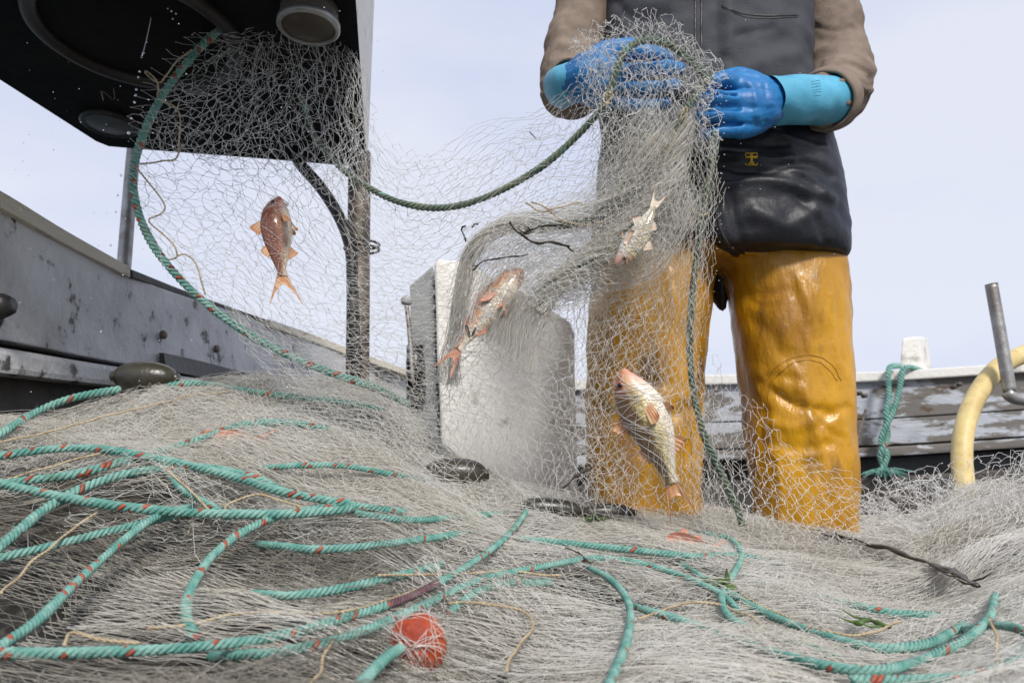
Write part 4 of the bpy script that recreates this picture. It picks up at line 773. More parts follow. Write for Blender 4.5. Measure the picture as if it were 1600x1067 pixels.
for k, (nu, nv) in enumerate([(20, 12), (22, 11), (18, 13), (21, 12)]): addnet(acc, F1, nu, nv, 95 + k, 0.0023, 0.22, .00036, .06, off=(0, -.03 * k, -.005 * k), wob=.03, fine=.014, K=7)
G1 = [[(1320, 790, 1.5), (1380, 762, 1.5), (1450, 755, 1.5), (1510, 775, 1.5)], [(1320, 830, 1.4), (1385, 810, 1.4), (1455, 808, 1.4), (1520, 820, 1.4)]]
for k in range(2): addnet(acc, G1, 14, 8, 110 + k, .007, .40, .0005, .06, wob=.015, fine=.01, K=6)
tag(link('fishing_net', acc.mesh('fishing_net'), M['mono']), 'loose loops of clear net humped up at the right beside the yellow hose', 'fishing net')

# ================================================================== ROPES
def onheap(l, lift_=.004, bury=True):
    l = list(l)
    if bury:   # an end that stops inside the heap dives under the net
        for q, o in ((0, 1), (-1, -2)):
            if -20 < l[q][0] < 1600 and l[q][1] < 1060: l[q] = (*l[q], 1); l.insert(1 if q == 0 else len(l) - 1, ((l[q][0] * 2 + l[o][0]) / 3, (l[q][1] * 2 + l[o][1]) / 3, 0))
    return np.array([at(a, b, heapD(a, b) - lift_ * 1.6 - .030 - .030 * np.clip((a - 500) / 300, 0, 1) * np.clip((b - 840) / 80, 0, 1) - .022 * np.clip((a - 1050) / 250, 0, 1) + (.06 if k_ and k_[0] else (.018 if k_ else 0))) for a, b, *k_ in l])   # lies on top of the heap
HR = 'turquoise ropes lying in the net heap'
RR = .0072
rope('rope', P3([(405, 36, 1.18), (375, 32, 1.175), (345, 45, 1.17), (300, 88, 1.165), (255, 148, 1.155), (222, 215, 1.15), (208, 275, 1.145), (217, 335, 1.145), (245, 392, 1.15), (292, 447, 1.165), (350, 496, 1.18), (420, 540, 1.2), (500, 576, 1.22), (580, 604, 1.25), (640, 632, 1.28)]), .0080, RM,
     'turquoise rope with red flecks bowing down from the dark canopy', seed=11, fleck=1.0)
rope('rope', onheap([(-60, 706), (0, 678), (60, 642), (120, 620), (188, 608)], .012, False), RR, RM, 'turquoise rope rising from the left edge to the dark float', group=HR, seed=12, fleck=.7)
rope('rope', onheap([(262, 603), (300, 599), (345, 604), (430, 617), (520, 626), (600, 640)], .010, False), RR * .95, RM, 'turquoise rope running on right from the shiny dark float', group=HR, seed=13, fleck=.5)
rope('rope', onheap([(-60, 722), (0, 712), (90, 701), (160, 702), (240, 716), (300, 728), (370, 746), (440, 768), (510, 781), (548, 788), (540, 795), (500, 799), (430, 803), (300, 801), (180, 790), (90, 775), (0, 755), (-60, 735)], .020), 0.0068, RM, 'long flat turquoise rope loop with its bend near the middle of the net', group=HR, seed=14, fleck=.75)
rope('rope', onheap([(-50, 890), (0, 853), (40, 820), (75, 792), (130, 762), (190, 742), (250, 733), (330, 732), (400, 748), (450, 770)], .010), .0070, RM, 'turquoise rope climbing from the left edge under the flat loop', group=HR, seed=15, fleck=.7)
rope('rope', onheap([(-40, 765), (30, 752), (110, 742), (190, 722), (250, 705), (300, 690), (350, 672), (400, 661), (460, 661), (520, 672)], .008), .0070, RM, 'turquoise rope in the far left of the net with a wavy course', group=HR, seed=16, fleck=.7)
rope('rope', onheap([(-30, 1035), (10, 1003), (60, 968), (130, 900), (200, 838), (248, 805), (300, 790)], .012), 0.0052, RM, 'turquoise rope slanting up from the lower left corner', group=HR, seed=17, fleck=.8)
rope('rope', onheap([(312, 1000), (294, 975), (291, 945), (303, 910), (335, 865), (385, 828), (450, 802), (540, 790), (640, 800)], .012), 0.0056, RM, 'turquoise rope making a hooked bend left of the orange float', group=HR, seed=18, fleck=.7)
rope('rope', onheap([(-60, 1025), (0, 1021), (100, 1020), (220, 1016), (330, 1008), (430, 994), (540, 965), (640, 932), (720, 890), (780, 848), (815, 810), (826, 782), (815, 764), (790, 756)], .016), 0.0050, RM, 'front turquoise rope with purple whipping sweeping up to a bend near the dark floats', group=HR, seed=19, fleck=.7, whip=(.33, .43))
rope('rope', onheap([(330, 1026), (450, 1016), (560, 988), (660, 946), (750, 906), (840, 886), (930, 872), (1010, 882), (1080, 906), (1130, 930), (1160, 962)], .011), 0.0050, RM, 'turquoise rope beside the whipped one arching over to the right', group=HR, seed=20, fleck=.6)
rope('rope', onheap([(800, 842), (850, 845), (920, 852), (1000, 860), (1080, 868), (1150, 868), (1220, 880)], .006), 0.0058, RM, 'turquoise rope lying level in front of the yellow trouser legs', group=HR, seed=21, fleck=.6)
rope('rope', onheap([(915, 884), (950, 902), (975, 928), (985, 958), (978, 1005), (962, 1045), (945, 1085)], .012), 0.0050, RM, 'turquoise rope curving down to the bottom edge near the middle', group=HR, seed=22, fleck=.3)
rope('rope', onheap([(1080, 828), (1140, 842), (1158, 866), (1145, 898), (1128, 930), (1138, 962), (1180, 985), (1250, 1008), (1320, 1030)], .009), 0.0054, RM, 'turquoise rope in an S bend among green weed', group=HR, seed=23, fleck=.5)
rope('rope', onheap([(985, 946), (1060, 968), (1140, 996), (1220, 1022), (1300, 1042), (1380, 1046), (1450, 1026), (1510, 998), (1545, 965), (1556, 930)], .014), 0.0052, RM, 'turquoise rope sweeping along the bottom right to an upturned end', group=HR, seed=24, fleck=.6)
rope('rope', onheap([(1330, 1062), (1420, 1062), (1510, 1056), (1580, 1035), (1612, 1000), (1590, 982), (1550, 976), (1500, 985)], .012), 0.0048, RM, 'turquoise rope loop in the lower right corner', group=HR, seed=25, fleck=.7)
rope('rope', onheap([(545, 1100), (570, 1062), (600, 1030), (626, 1012)], .016, False), 0.0054, RM, 'short turquoise rope entering the orange float from below', group=HR, seed=26, fleck=.3)
rope('rope', onheap([(688, 972), (710, 950), (745, 925), (790, 912), (860, 910)], .004), .0055, RM, 'half buried turquoise rope leaving the top of the orange float', group=HR, seed=27, fleck=.2)
rope('rope', onheap([(1180, 915), (1240, 922), (1310, 940), (1380, 955), (1470, 962)], .002), .0055, RM, 'faint turquoise rope under the net right of the green weed', group=HR, seed=28, fleck=.5)
rope('rope', onheap([(490, 775), (560, 802), (640, 812), (720, 808), (800, 800)], .003), .0055, RM, 'half buried turquoise rope between the flat loop and the white console', group=HR, seed=29, fleck=.3)
rope('rope', onheap([(400, 850), (500, 858), (600, 850), (690, 838), (760, 826)], .003), .0055, RM, 'half buried turquoise rope behind the hooked bend', group=HR, seed=30, fleck=.2)
rope('rope', onheap([(400, 732), (470, 727), (540, 728), (620, 742), (680, 752)], .006), .0052, RM, 'thin turquoise rope pointing at the dark float before the white console', group=HR, seed=31, fleck=.8)
rope('rope', onheap([(1060, 880), (1120, 915), (1190, 955), (1280, 990), (1370, 1012), (1450, 1005), (1510, 975)], .006), .0056, RM, 'half buried turquoise rope inside the curve of the rope at bottom right', group=HR, seed=32, fleck=.5)
rope('rope', onheap([(700, 880), (620, 900), (540, 918), (460, 930), (390, 928)], .003), .0055, RM, 'half buried turquoise rope inside the hooked bend above the whipped rope', group=HR, seed=33, fleck=.3)
rope('rope', onheap([(-40, 880), (40, 862), (130, 840), (220, 818), (290, 800)], .003), .0055, RM, 'half buried turquoise rope crossing the slanting ropes at far left', group=HR, seed=34, fleck=.3)
rope('rope', onheap([(250, 700), (262, 735), (285, 765), (330, 790), (360, 812)], .004), .0055, RM, 'short turquoise rope dropping through the middle of the flat loop', group=HR, seed=35, fleck=.4)
RD = [M['rope_dirty'], M['rope'], M['whip']]
rope('rope', P3([(470, 150, 1.26), (490, 210, 1.26), (520, 250, 1.25), (560, 283, 1.24), (620, 315, 1.22), (690, 325, 1.21), (760, 308, 1.19), (840, 265, 1.15), (900, 214, 1.12), (942, 165, 1.095), (960, 120, 1.085), (975, 82, 1.085), (1005, 64, 1.09), (1045, 70, 1.09), (1085, 102, 1.095), (1110, 128, 1.10)]), .0072, RD,
     'faded green float rope sagging from the canopy post up over the gloved fingers', seed=40, fleck=.5, pitch=4.8)
rope('rope', P3([(1108, 118, 1.10), (1090, 145, 1.10), (1068, 178, 1.095), (1045, 230, 1.10), (1010, 280, 1.11), (970, 318, 1.12), (930, 345, 1.13), (880, 352, 1.14), (820, 355, 1.15)]), .0072, RD, 'faded green rope trailing from the right glove into the bunched net', seed=41, fleck=.2, pitch=4.8)
rope('rope', P3([(1118, 205, 1.12), (1112, 260, 1.13), (1098, 330, 1.15), (1086, 420, 1.17), (1078, 520, 1.19), (1082, 600, 1.2), (1100, 680, 1.21), (1130, 745, 1.22), (1150, 790, 1.22), (1160, 820, 1.22)]), .0070, RD, 'faded green rope hanging from the right glove down between the yellow legs', seed=42, fleck=.4, pitch=4.8)
for k, l in enumerate([[(842, 490, 1.115), (852, 452, 1.10), (890, 425, 1.09), (940, 398, 1.08), (990, 352, 1.07), (1030, 290, 1.065)], [(735, 400, 1.145), (745, 372, 1.14), (790, 352, 1.125), (850, 352, 1.115), (925, 340, 1.10), (985, 280, 1.085)]]):
    rope('rope', P3([(x_, y_, Y_ + .022) for x_, y_, Y_ in l]), .0058, [M['rope_dirty'], M['rope_dirty'], M['whip']], ['grey green rope running down inside the twisted roll of bunched net', 'grey green rope along the upper edge of the bunched net above the fish'][k], seed=44 + k, fleck=.0, pitch=4.8)

# thin tan twines
def twine(l, label, Yl=None, r=.0013):
    P = P3(l) if len(l[0]) == 3 else onheap(l, .014, False); a = Acc(); C = resample(P, .003); C = C + sinnoise(C, 60, .0012, len(label), 4)
    for ph in (0, math.pi):
        T, A, B = frames(C); s = np.arange(len(C)) * .003 * 2 * math.pi / .012 + ph; tube(a, C + r * .6 * (np.cos(s)[:, None] * A + np.sin(s)[:, None] * B), r * .75, 6)
    return tag(link('twine', a.mesh('twine'), M['twine']), label, 'twine', 'thin tan twines tied to the net')
Yt = 1.135
twine([(345, 32, 1.15), (340, 16, 1.14), (352, 22, 1.14), (370, 33, 1.15), (350, 36, 1.155), (330, 50, 1.155)], 'tan twine looped at the top of the turquoise rope bow')
twine([(300, 78, 1.14), (278, 95, 1.14), (258, 118, 1.13), (250, 128, 1.13), (238, 124, 1.13), (226, 112, 1.13), (232, 113, 1.125), (244, 126, 1.125), (247, 140, 1.13), (245, 152, 1.135)], 'tan twine with a small open eye tied beside the rope bow')
twine([(246, 155, 1.135), (268, 164, 1.13), (281, 182, 1.13), (280, 225, 1.125), (276, 245, 1.125), (262, 251, 1.13), (218, 256, 1.135)], 'tan twine bulging square to the right of the rope bow')
twine([(215, 262, 1.135), (232, 285, 1.13), (252, 312, 1.13), (257, 325, 1.13), (250, 335, 1.13), (233, 344, 1.135), (255, 365, 1.13), (272, 385, 1.13), (275, 402, 1.135), (262, 408, 1.14)], 'zigzag tan twine along the lower rope bow')
twine([(275, 402, 1.14), (290, 398, 1.145), (305, 410, 1.15), (315, 440, 1.16), (320, 460, 1.165)], 'short tan twine hanging inside the rope bow')
twine([(-20, 695), (60, 678), (130, 660), (210, 640), (300, 618), (360, 612)], 'tan twine running along the back left of the heap')
twine([(-20, 760), (0, 752), (80, 727), (150, 710), (200, 702), (255, 730), (300, 770), (335, 806)], 'tan twine crossing the flat rope loop at the left')
twine([(350, 800), (358, 784), (400, 774), (440, 780), (490, 797)], 'tan twine knotted to the near side of the flat loop')
twine([(0, 930), (50, 880), (98, 838), (150, 800)], 'tan twine straight along the far left of the heap')
twine([(100, 1010), (110, 990), (150, 996), (220, 1005)], 'small tan twine curl over the front rope at left')
twine([(230, 985), (380, 960), (420, 955), (500, 960), (560, 950), (650, 920)], 'tan twine wavering above the front rope')
twine([(470, 1100), (510, 1020), (520, 1000)], 'tan twine crossing the bottom edge left of the orange float')
twine([(700, 940), (780, 944), (825, 958), (832, 985), (810, 1010), (790, 1050)], 'tan twine curling down right of the orange float')
twine([(1160, 930), (1230, 965), (1300, 990), (1370, 985), (1410, 972)], 'tan twine wandering through the lower right of the heap')
twine([(1000, 965), (1090, 940), (1160, 958), (1200, 985)], 'tan twine near the green weed')
twine([(590, 900), (700, 898), (790, 892), (880, 900)], 'tan twine level above the orange float')
twine([(1545, 960), (1560, 1000), (1558, 1050)], 'tan twine dangling at the far right')
twine([(830, 315, 1.13), (850, 322, 1.12), (880, 345, 1.12), (925, 352, 1.12), (965, 330, 1.11), (975, 300, 1.1)], 'tan twine curling over the bunched net by the jacket')
twine([(820, 318, 1.13), (850, 330, 1.12), (900, 318, 1.12), (915, 322, 1.12)], 'short tan twine with a dark end above the bunched net')
twine([(938, 170, 1.08), (950, 158, 1.075), (958, 150, 1.075), (946, 146, 1.075), (944, 158, 1.07), (956, 162, 1.07)], 'tan twine knot on the float rope below the left glove')
twine([(1060, 190, 1.08), (1068, 172, 1.08), (1074, 170, 1.08), (1064, 200, 1.085), (1040, 235, 1.09)], 'tan twine knot on the rope by the right glove')
twine([(1082, 322, 1.12), (1096, 334, 1.12), (1106, 333, 1.12)], 'tan twine stub on the hanging rope between the legs')

# ================================================================== FLOATS
def lens_float(c, L, Hh, ax, label):
    x = np.linspace(0, math.pi, 24); a = Acc(); disc_stack(a, c, ax, [(-L * math.cos(t), Hh * math.sin(t) ** .8 + .0004) for t in x], 28); e = np.array(ax, float); e /= np.linalg.norm(e)
    t = empty('net_float', c, label, 'float', 'dark oval floats in the net'); link('shell', a.mesh('shell'), M['floatd'], t)
    a = Acc(); disc_stack(a, c, (0, -.3, 1), [(-.001, L * .97), (0, L * 1.0), (.001, L * .97)], 30) if False else None
    for s_ in (-1, 1): lathe_obj('end_collar', np.asarray(c) + e * L * .95 * s_, e * s_, [(0, Hh * .34), (.005, Hh * .33), (.007, Hh * .28), (.007, .001)], M['floatd'], t, 18)
    return t
lens_float(heapP(226, 600) + [0, .0, .012], .052, .027, (1, .1, -.02), 'shiny dark oval float on the rope below the left bulwark')
lens_float(heapP(713, 752) + [0, -.03, .012], .052, .026, (1, .05, .0), 'dark round float under the net in front of the white console')
lens_float(heapP(862, 806) + [0, -.02, .012], .055, .017, (1, .1, -.08), 'flat dark oval float between the console and the yellow leg')
lens_float(heapP(948, 812) + [0, -.01, .012], .045, .015, (1, .1, .0), 'olive dark oval float at the foot of the left yellow leg')
t = empty('net_float', heapP(652, 1008), 'orange red egg shaped float with a rope through it at the bottom', 'float')
c = at(654, 1006, heapD(655, 1010) - .035); ax = np.array([.35, .25, -.95]) ; rr_ = .0205
a = Acc(); disc_stack(a, c, ax, [(-.0245 * math.cos(x_), rr_ * math.sin(x_) ** .85 + .003) for x_ in np.linspace(0, math.pi, 26)], 32); link('shell', a.mesh('shell'), M['orange'], t)
a = Acc(); disc_stack(a, c, ax, [(.004, rr_ * 1.0), (.006, rr_ * 1.045), (.008, rr_ * 1.0)], 32); link('moulded_rib', a.mesh('moulded_rib'), M['orange'], t)

S = []
for k in range(46):
    d = RNG.normal(0, 1, 3); d /= np.linalg.norm(d); u_ = np.cross(d, [.3, -1, .2]); u_ /= np.linalg.norm(u_); w_ = np.array([.0, -.75, .66]); w_ = w_ - u_ * w_.dot(u_); w_ /= np.linalg.norm(w_); th_ = np.linspace(-2.0, 2.0, 20); o_ = np.cross(u_, w_) * RNG.uniform(-.018, .018)
    S.append(c + o_ + (.0232 + .02 * np.clip(np.abs(th_) - 1.35, 0, 1) ** 1)[:, None] * (np.cos(th_)[:, None] * w_ + np.sin(th_)[:, None] * u_))
v, f = tubes_np(np.array(S), .00026); link('netting', npmesh('netting', v, f), M['mono_wet'], heap)

# ================================================================== FISH
def fishmat(name, back, side, belly, scale=1.0):
    m = bpy.data.materials.new(name); m.use_nodes = True; t = m.node_tree; b = t.nodes['Principled BSDF']; b.inputs['Roughness'].default_value = .28; b.inputs['Coat Weight'].default_value = .5
    b.inputs['Subsurface Weight'].default_value = .1; b.inputs['Subsurface Radius'].default_value = (.006, .003, .002)
    at_ = t.nodes.new('ShaderNodeAttribute'); at_.attribute_name = 'fish'; sx = t.nodes.new('ShaderNodeSeparateXYZ'); t.links.new(at_.outputs['Vector'], sx.inputs[0])
    nz_ = t.nodes.new('ShaderNodeTexNoise'); nz_.inputs['Scale'].default_value = 6; nz_.inputs['Detail'].default_value = 5; t.links.new(at_.outputs['Vector'], nz_.inputs['Vector'])
    ad = t.nodes.new('ShaderNodeMath'); ad.operation = 'MULTIPLY_ADD'; ad.inputs[1].default_value = .62; t.links.new(nz_.outputs['Fac'], ad.inputs[0]); t.links.new(sx.outputs[2], ad.inputs[2])
    r = t.nodes.new('ShaderNodeValToRGB'); el = r.color_ramp.elements; el[0].position = .18; el[0].color = (*belly, 1); el[1].position = 1.0; el[1].color = (*back, 1)
    e = el.new(.42); e.color = (*belly, 1); e = el.new(.58); e.color = (*side, 1); e = el.new(.78); e.color = (*back, 1); t.links.new(ad.outputs[0], r.inputs[0])
    # overlapping scales on the flank, none on the head
    mp = t.nodes.new('ShaderNodeMapping'); mp.inputs['Scale'].default_value = (36 * scale, 15 * scale, 15 * scale); t.links.new(at_.outputs['Vector'], mp.inputs[0])
    vo = t.nodes.new('ShaderNodeTexVoronoi'); vo.inputs['Scale'].default_value = 1; vo.inputs['Randomness'].default_value = .7; t.links.new(mp.outputs[0], vo.inputs['Vector'])
    hd = t.nodes.new('ShaderNodeMapRange'); hd.inputs['From Min'].default_value = .26; hd.inputs['From Max'].default_value = .34; t.links.new(sx.outputs[0], hd.inputs['Value'])
    rg = t.nodes.new('ShaderNodeMapRange'); rg.inputs['From Min'].default_value = .35; rg.inputs['From Max'].default_value = .75; t.links.new(vo.outputs['Distance'], rg.inputs['Value'])
    mu = t.nodes.new('ShaderNodeMath'); mu.operation = 'MULTIPLY'; t.links.new(rg.outputs[0], mu.inputs[0]); t.links.new(hd.outputs[0], mu.inputs[1])
    mu2 = t.nodes.new('ShaderNodeMath'); mu2.operation = 'MULTIPLY'; mu2.inputs[1].default_value = .38; t.links.new(mu.outputs[0], mu2.inputs[0])
    mix = t.nodes.new('ShaderNodeMix'); mix.data_type = 'RGBA'; mix.inputs[7].default_value = (side[0] * .42, side[1] * .36, side[2] * .30, 1); t.links.new(mu2.outputs[0], mix.inputs[0]); t.links.new(r.outputs[0], mix.inputs[6])
    # flushed red on head
    inv = t.nodes.new('ShaderNodeMapRange'); inv.inputs['From Min'].default_value = .24; inv.inputs['From Max'].default_value = .05; inv.inputs['To Max'].default_value = .7; t.links.new(sx.outputs[0], inv.inputs['Value'])
    mx2 = t.nodes.new('ShaderNodeMix'); mx2.data_type = 'RGBA'; mx2.inputs[7].default_value = (.56, .17, .10, 1); t.links.new(inv.outputs[0], mx2.inputs[0]); t.links.new(mix.outputs[2], mx2.inputs[6]); t.links.new(mx2.outputs[2], b.inputs['Base Color'])
    bn = t.nodes.new('ShaderNodeBump'); bn.inputs['Strength'].default_value = .5; bn.inputs['Distance'].default_value = .002; bn.invert = True; t.links.new(mu.outputs[0], bn.inputs['Height']); t.links.new(bn.outputs[0], b.inputs['Normal'])
    return m
FM1 = fishmat('red mullet skin', (.22, .075, .045), (.44, .22, .13), (.74, .62, .46)); FM2 = fishmat('pale mullet skin', (.50, .16, .08), (.78, .42, .18), (.86, .77, .62)); FM3 = fishmat('golden mullet skin', (.16, .09, .05), (.68, .56, .27), (.78, .70, .58), 1.0); FM4 = fishmat('silver fish skin', (.45, .38, .24), (.72, .66, .50), (.80, .76, .66))
PROF = np.array([(0, .022, .020), (.03, .050, .042), (.09, .094, .070), (.17, .132, .092), (.26, .158, .104), (.38, .176, .108), (.52, .166, .098), (.68, .130, .074), (.82, .084, .044), (.93, .052, .022), (1.0, .056, .014)])
def fish(name, label, head, tail, back, m, fins, bendz=0, bendy=0, fat=1.0, roll=0, fork=.34, wrap=0, group='red mullet caught in the net'):
    """head and tail-root in world; back = direction the back faces; fins = fin material"""
    h, tl = np.asarray(head), np.asarray(tail); L = np.linalg.norm(tl - h); ex = (tl - h) / L; ez = np.asarray(back, float); ez = ez - ex * ez.dot(ex); ez /= np.linalg.norm(ez); ey = np.cross(ez, ex)
    toW = lambda p: h + L * (np.asarray(p)[..., 0:1] * ex + np.asarray(p)[..., 1:2] * ey + np.asarray(p)[..., 2:3] * ez)
    bz = lambda x: bendz * np.sin(np.clip(x, 0, 1.4) * math.pi) ; by = lambda x: bendy * np.sin(np.clip(x, 0, 1.4) * math.pi)
    t = empty(name, h, label, 'fish', group)
    pr = catmull(PROF, 44); sides = 28; th = np.arange(sides) * 2 * math.pi / sides; loc = []; uv = []
    for x, hh, ww in pr:
        drop = -.035 * max(0, 1 - x / .16) ** 1.5; s_ = np.sin(th); c_ = np.cos(th)
        y = ww * fat * c_ * (1 - .18 * np.clip(s_, 0, 1)); z = hh * (.55 + .45 * fat) * s_ * (1.02 if x < .5 else 1) + drop
        gill = -.013 * np.exp(-((x - .265 + .02 * s_ ** 2) / .010) ** 2) * np.abs(c_)
        y = y + gill * np.sign(c_); loc.append(np.stack([np.full(sides, x), y + by(x), z + bz(x)], -1)); uv.append(np.stack([np.full(sides, x), c_ * .5, (s_ * .5 + .5) * .72], -1))
    loc = np.array(loc); n = len(pr); idx = np.arange(n * sides).reshape(n, sides); j = (np.arange(sides) + 1) % sides
    a = Acc(); a.add(toW(loc.reshape(-1, 3)), np.stack([idx[:-1], idx[1:], idx[1:][:, j], idx[:-1][:, j]], -1).reshape(-1, 4))
    nose = np.stack([idx[0, :-2], idx[0, 1:-1], idx[0, 1:-1], idx[0, -1:].repeat(sides - 2)], -1)
    me = a.mesh('body'); at_ = me.attributes.new('fish', 'FLOAT_VECTOR', 'POINT'); at_.data.foreach_set('vector', np.array(uv, np.float32).reshape(-1, 3).ravel())
    bm = bmesh.new(); bm.from_mesh(me); bmesh.ops.holes_fill(bm, edges=[e for e in bm.edges if e.is_boundary]); bmesh.ops.recalc_face_normals(bm, faces=bm.faces); bm.to_mesh(me); bm.free()
    bod = link('body', me, m, t)
    def finmesh(nm, base, tip, y0=0, th_=.006, par=t):
        """ribbed blade between a base line and a tip line of local points"""
        b_, e_ = catmull(np.array(base, float), 13), catmull(np.array(tip, float), 13); rows = []
        for k in np.linspace(0, 1, 5):
            q = b_ * (1 - k) + e_ * k; q[:, 1] += (.010 * np.sin(np.arange(13) * 2.1) * k); rows.append(q)
        R = np.array(rows); tk = np.linspace(th_, .0015, 5)[:, None, None] * np.array([0, 1, .0]); up, dn = R + tk, R - tk; g = np.arange(65).reshape(5, 13); q4 = np.stack([g[:-1, :-1], g[:-1, 1:], g[1:, 1:], g[1:, :-1]], -1).reshape(-1, 4)
        a = Acc(); a.add(toW(up.reshape(-1, 3)), q4); a.add(toW(dn.reshape(-1, 3)), q4[:, ::-1])
        bd = np.r_[g[0], g[1:, -1], g[-1, -2::-1], g[-2:0:-1, 0]]; nb = np.roll(bd, -1); a.v.append(np.zeros((0, 3))); a.f.append(np.stack([bd, nb, nb + 65, bd + 65], -1)); a.m.append(np.zeros(len(bd), int))
        return link(nm, a.mesh(nm), fins, par)
    B = lambda x, y, z: (x, y + by(x), z + bz(x))
    finmesh('tail_fin', [B(.97, 0, .05), B(.985, 0, .02), B(.985, 0, -.02), B(.97, 0, -.05)], [B(1.34, -.03, fork * .62), B(1.12, 0, .05), B(1.12, 0, -.05), B(1.34, .03, -fork * .62)])
    finmesh('dorsal_fin', [B(.32, 0, .155), B(.38, 0, .16), B(.44, 0, .155)], [B(.42, 0, .30), B(.48, 0, .25), B(.52, 0, .19)])
    finmesh('dorsal_fin', [B(.62, 0, .11), B(.68, 0, .095), B(.74, 0, .08)], [B(.70, 0, .20), B(.75, 0, .17), B(.79, 0, .12)])
    finmesh('anal_fin', [B(.62, 0, -.11), B(.68, 0, -.10), B(.74, 0, -.08)], [B(.72, 0, -.22), B(.76, 0, -.17), B(.80, 0, -.11)])
    for s_ in (-1, 1):
        finmesh('pectoral_fin', [B(.285, s_ * .095, -.03), B(.29, s_ * .098, -.06), B(.295, s_ * .092, -.09)], [B(.50, s_ * (.15 if s_ * roll <= 0 else .34), -.02), B(.50, s_ * (.15 if s_ * roll <= 0 else .36), -.07), B(.46, s_ * (.13 if s_ * roll <= 0 else .30), -.11)])
        finmesh('pelvic_fin', [B(.30, s_ * .03, -.150), B(.32, s_ * .035, -.155), B(.34, s_ * .03, -.155)], [B(.46, s_ * .06, -.19), B(.47, s_ * .06, -.22), B(.44, s_ * .05, -.23)])
        ec = toW(np.array(B(.115, s_ * .070 * fat, .045))); ea = ey * s_ + ez * .15 - ex * .1
        ec = toW(np.array(B(.115, s_ * .070 * fat, .045)))
        lathe_obj('eye', ec, ea, [(0, .030 * L), (.005 * L, .029 * L), (.009 * L, .022 * L)], M['eyering'], bod, 18); lathe_obj('pupil', ec + ea * .0075 * L, ea, [(0, .021 * L), (.005 * L, .016 * L), (.007 * L, .0005)], M['eye'], bod, 16)
        finmesh('barbel', [B(.03, s_ * .02, -.075), B(.035, s_ * .022, -.08), B(.04, s_ * .02, -.08)], [B(.10, s_ * .03, -.14), B(.103, s_ * .03, -.142), B(.105, s_ * .03, -.14)], th_=.003)
    if wrap:   # meshes drawn tight round the fish
        S = []
        for k in range(wrap):
            x0 = RNG.uniform(.02, .95); sl_ = RNG.normal(0, .22); th_ = np.linspace(RNG.uniform(-2.6, -1.6), RNG.uniform(1.6, 2.6), 22) + (math.pi if ey[1] > 0 else 0); x_ = np.clip(x0 + sl_ * np.sin(th_ * .8), 0, 1)
            hh = np.interp(x_, PROF[:, 0], PROF[:, 1]) * (.55 + .45 * fat) * 1.03 + .004; ww = np.interp(x_, PROF[:, 0], PROF[:, 2]) * fat * 1.03 + .004
            e_ = 1 + .5 * np.clip(np.abs(np.linspace(-1, 1, 22)) - .72, 0, 1); S.append(toW(np.stack([x_, ww * np.cos(th_) + by(x_), hh * np.sin(th_) * e_ + bz(x_)], -1)))
        v_, f_ = tubes_np(np.array(S), RNG.uniform(.00026, .0004, len(S))); link('netting', npmesh('netting', v_, f_), M['mono'], lift)
    return t
fish('red_mullet', 'reddish brown fish hanging head up by itself against the sky', at(431, 308, 1.16), at(441, 432, 1.15), (-.80, -.40, .0), FM1, M['finor'], bendz=.03, bendy=.04, fat=1.0, roll=1, fork=.30, wrap=14)
fish('red_mullet', 'orange headed pale fish wrapped in net across the white console', at(812, 420, 1.145), at(716, 546, 1.15), (-.55, .62, .38), FM2, M['fin'], bendz=.02, fat=1.15, fork=.36, wrap=60)
fish('red_mullet', 'golden scaled fish with pink head lying over the left yellow leg', at(966, 580, 1.15), at(1050, 756, 1.155), (-.80, .28, -.42), FM3, M['finor'], bendz=-.05, fat=1.15, roll=0, fork=.2, wrap=34)
fish('silver_fish', 'slim silvery fish slung head down in the bunched net under the gloves', at(966, 415, 1.062), at(1022, 322, 1.055), (.75, -.2, .5), FM4, M['finpale'], bendz=.03, fat=.9, fork=.2, wrap=40)
fish('red_mullet', 'pinkish fish half buried in the heap behind the flat rope loop', heapP(310, 690) + [0, -.015, .006], heapP(410, 690) + [0, -.015, .004], (.1, .6, .8), FM2, M['fin'])
fish('red_mullet', 'red fish half buried in the net before the yellow trouser legs', heapP(1035, 852) + [0, -.02, .012], heapP(1110, 858) + [0, -.02, .004], (.1, .5, .85), FM1, M['fin'])


# ================================================================== WEED AND WATER
def weed(l, r, label, m='weed', kn=1):
    P = P3(l) if len(l[0]) == 3 else onheap(l, .016, False); C = resample(P, .004); C = C + sinnoise(C, 90, .0018, len(label), 4); a = Acc(); s = np.linspace(0, 1, len(C))
    tube(a, C, r * (.45 + .55 * np.abs(np.sin(s * 9 + 1)) + .3 * np.sin(s * 31) ** 2), 8, 0, .5)
    for k in range(kn):
        i = RNG.integers(1, max(len(C) - 1, 2)); d = RNG.normal(0, 1, 3) * [1, .8, .25]; d /= np.linalg.norm(d); tube(a, np.array([C[i], C[i] + d * r * 2.5, C[i] + d * r * 5 + [0, 0, r]]), [r * .5, r * .6, r * .15], 6, 0, .4)
    return tag(link('seaweed', a.mesh('seaweed'), M[m]), label, 'seaweed', 'bits of seaweed caught in the net')
weed([(1255, 820), (1275, 822), (1300, 832), (1340, 845), (1390, 858), (1430, 872), (1460, 884), (1500, 898), (1525, 912)], .0062, 'long black seaweed strand lying across the net before the far bulwark', kn=7)
weed([(738, 420, 1.10), (760, 408, 1.10), (790, 402, 1.10), (828, 396, 1.10)], .0024, 'thin black weed strand above the fish on the console')
weed([(730, 380, 1.14), (726, 366, 1.14), (722, 356, 1.14), (728, 352, 1.14)], .0026, 'small black weed scrap hanging against the sky left of the bunched net')
weed([(737, 356, 1.14), (744, 350, 1.14), (748, 352, 1.14)], .0024, 'tiny black weed scrap beside the hanging scrap')
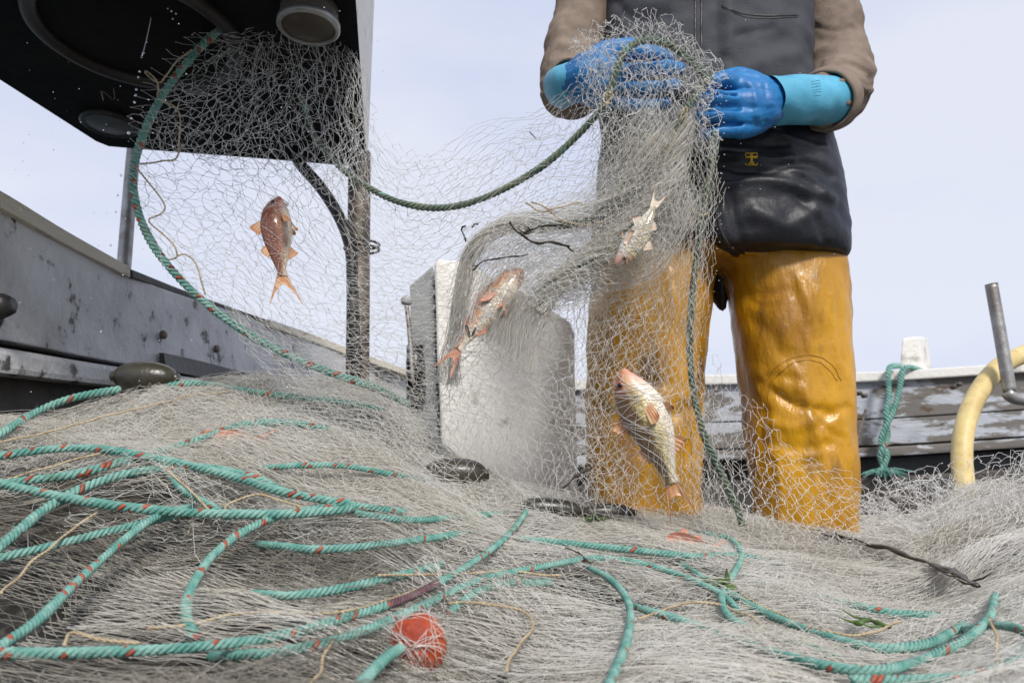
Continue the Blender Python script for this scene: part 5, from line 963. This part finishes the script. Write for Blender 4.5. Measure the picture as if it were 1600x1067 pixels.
weed([(798, 345, 1.10), (802, 352, 1.10), (812, 362, 1.10), (840, 356, 1.1), (880, 352, 1.1)], .0034, 'black weed bent along the top of the bunched net', kn=2)
weed([(812, 366, 1.09), (835, 380, 1.09), (862, 378, 1.09), (890, 384, 1.09)], .0040, 'broad black weed in the middle of the bunched net', kn=3)
weed([(728, 508, 1.09), (735, 524, 1.085), (744, 510, 1.09)], .0034, 'black V shaped weed scrap on the pale fish', kn=0)
weed([(880, 762, 1.1), (895, 745, 1.1), (915, 735, 1.1), (930, 728, 1.1)], .0026, 'black twiggy weed at the lower right corner of the console', kn=4)
weed([(826, 206, 1.18), (832, 212, 1.18), (838, 218, 1.18)], .0016, 'tiny dark twig in the air left of the jacket', kn=0)
weed([(880, 858), (905, 865), (925, 878)], .0022, 'small dark weed sprig above the front rope', kn=3)
for l, lab in (([(1100, 905), (1130, 912), (1150, 925)], 'green weed leaf at the S bent rope'), ([(1340, 972), (1360, 968), (1385, 976)], 'green weed leaf in the lower right of the heap'), ([(915, 810), (930, 812), (945, 813)], 'bright green weed scrap beside the olive float')): weed(l, .006, lab, 'leaf', 3)
a = Acc(); ds = [(atz(232, 60, CZ)[0], 1.1)]
def drop_at(p, r): disc_stack(a, p, (0, 0, 1), [(-r * math.cos(x) * 1.15, r * math.sin(x) + 1e-5) for x in np.linspace(0, math.pi, 8)], 10)
for x, y, r in [(234, 38, .8), (229, 66, 1.2), (224, 83, 1.8), (221, 90, 1), (218, 112, 1.6), (216, 121, 1.5), (213, 140, 1.6), (212, 149, 1.6), (210, 160, 1.7), (205, 185, 1.6), (201, 208, 2.2), (189, 274, 1.7), (184, 305, 1.6), (181, 331, 1.4), (173, 383, 1.5), (270, 30, 1.3), (268, 18, 1.4), (275, 22, 1.2), (262, 14, 1)]:
    drop_at(at(x, y, 1.05), .0011 * r)
P = catmull(P3([(236, 28, 1.05), (232, 48, 1.05), (228, 66, 1.05), (222, 88, 1.05)]), 12); tube(a, P, .0008, 6)
for k in range(160): drop_at(at(RNG.uniform(20, 620), RNG.uniform(5, 620), RNG.uniform(.8, 1.3)), RNG.uniform(.0004, .0009))
for k in range(60): drop_at(at(RNG.uniform(620, 1400), RNG.uniform(20, 700), RNG.uniform(.8, 1.1)), RNG.uniform(.0003, .0006))
tag(link('water_drops', a.mesh('water_drops'), M['drop']), 'fine water drops falling and flying off the wet net', 'water', kind='stuff')
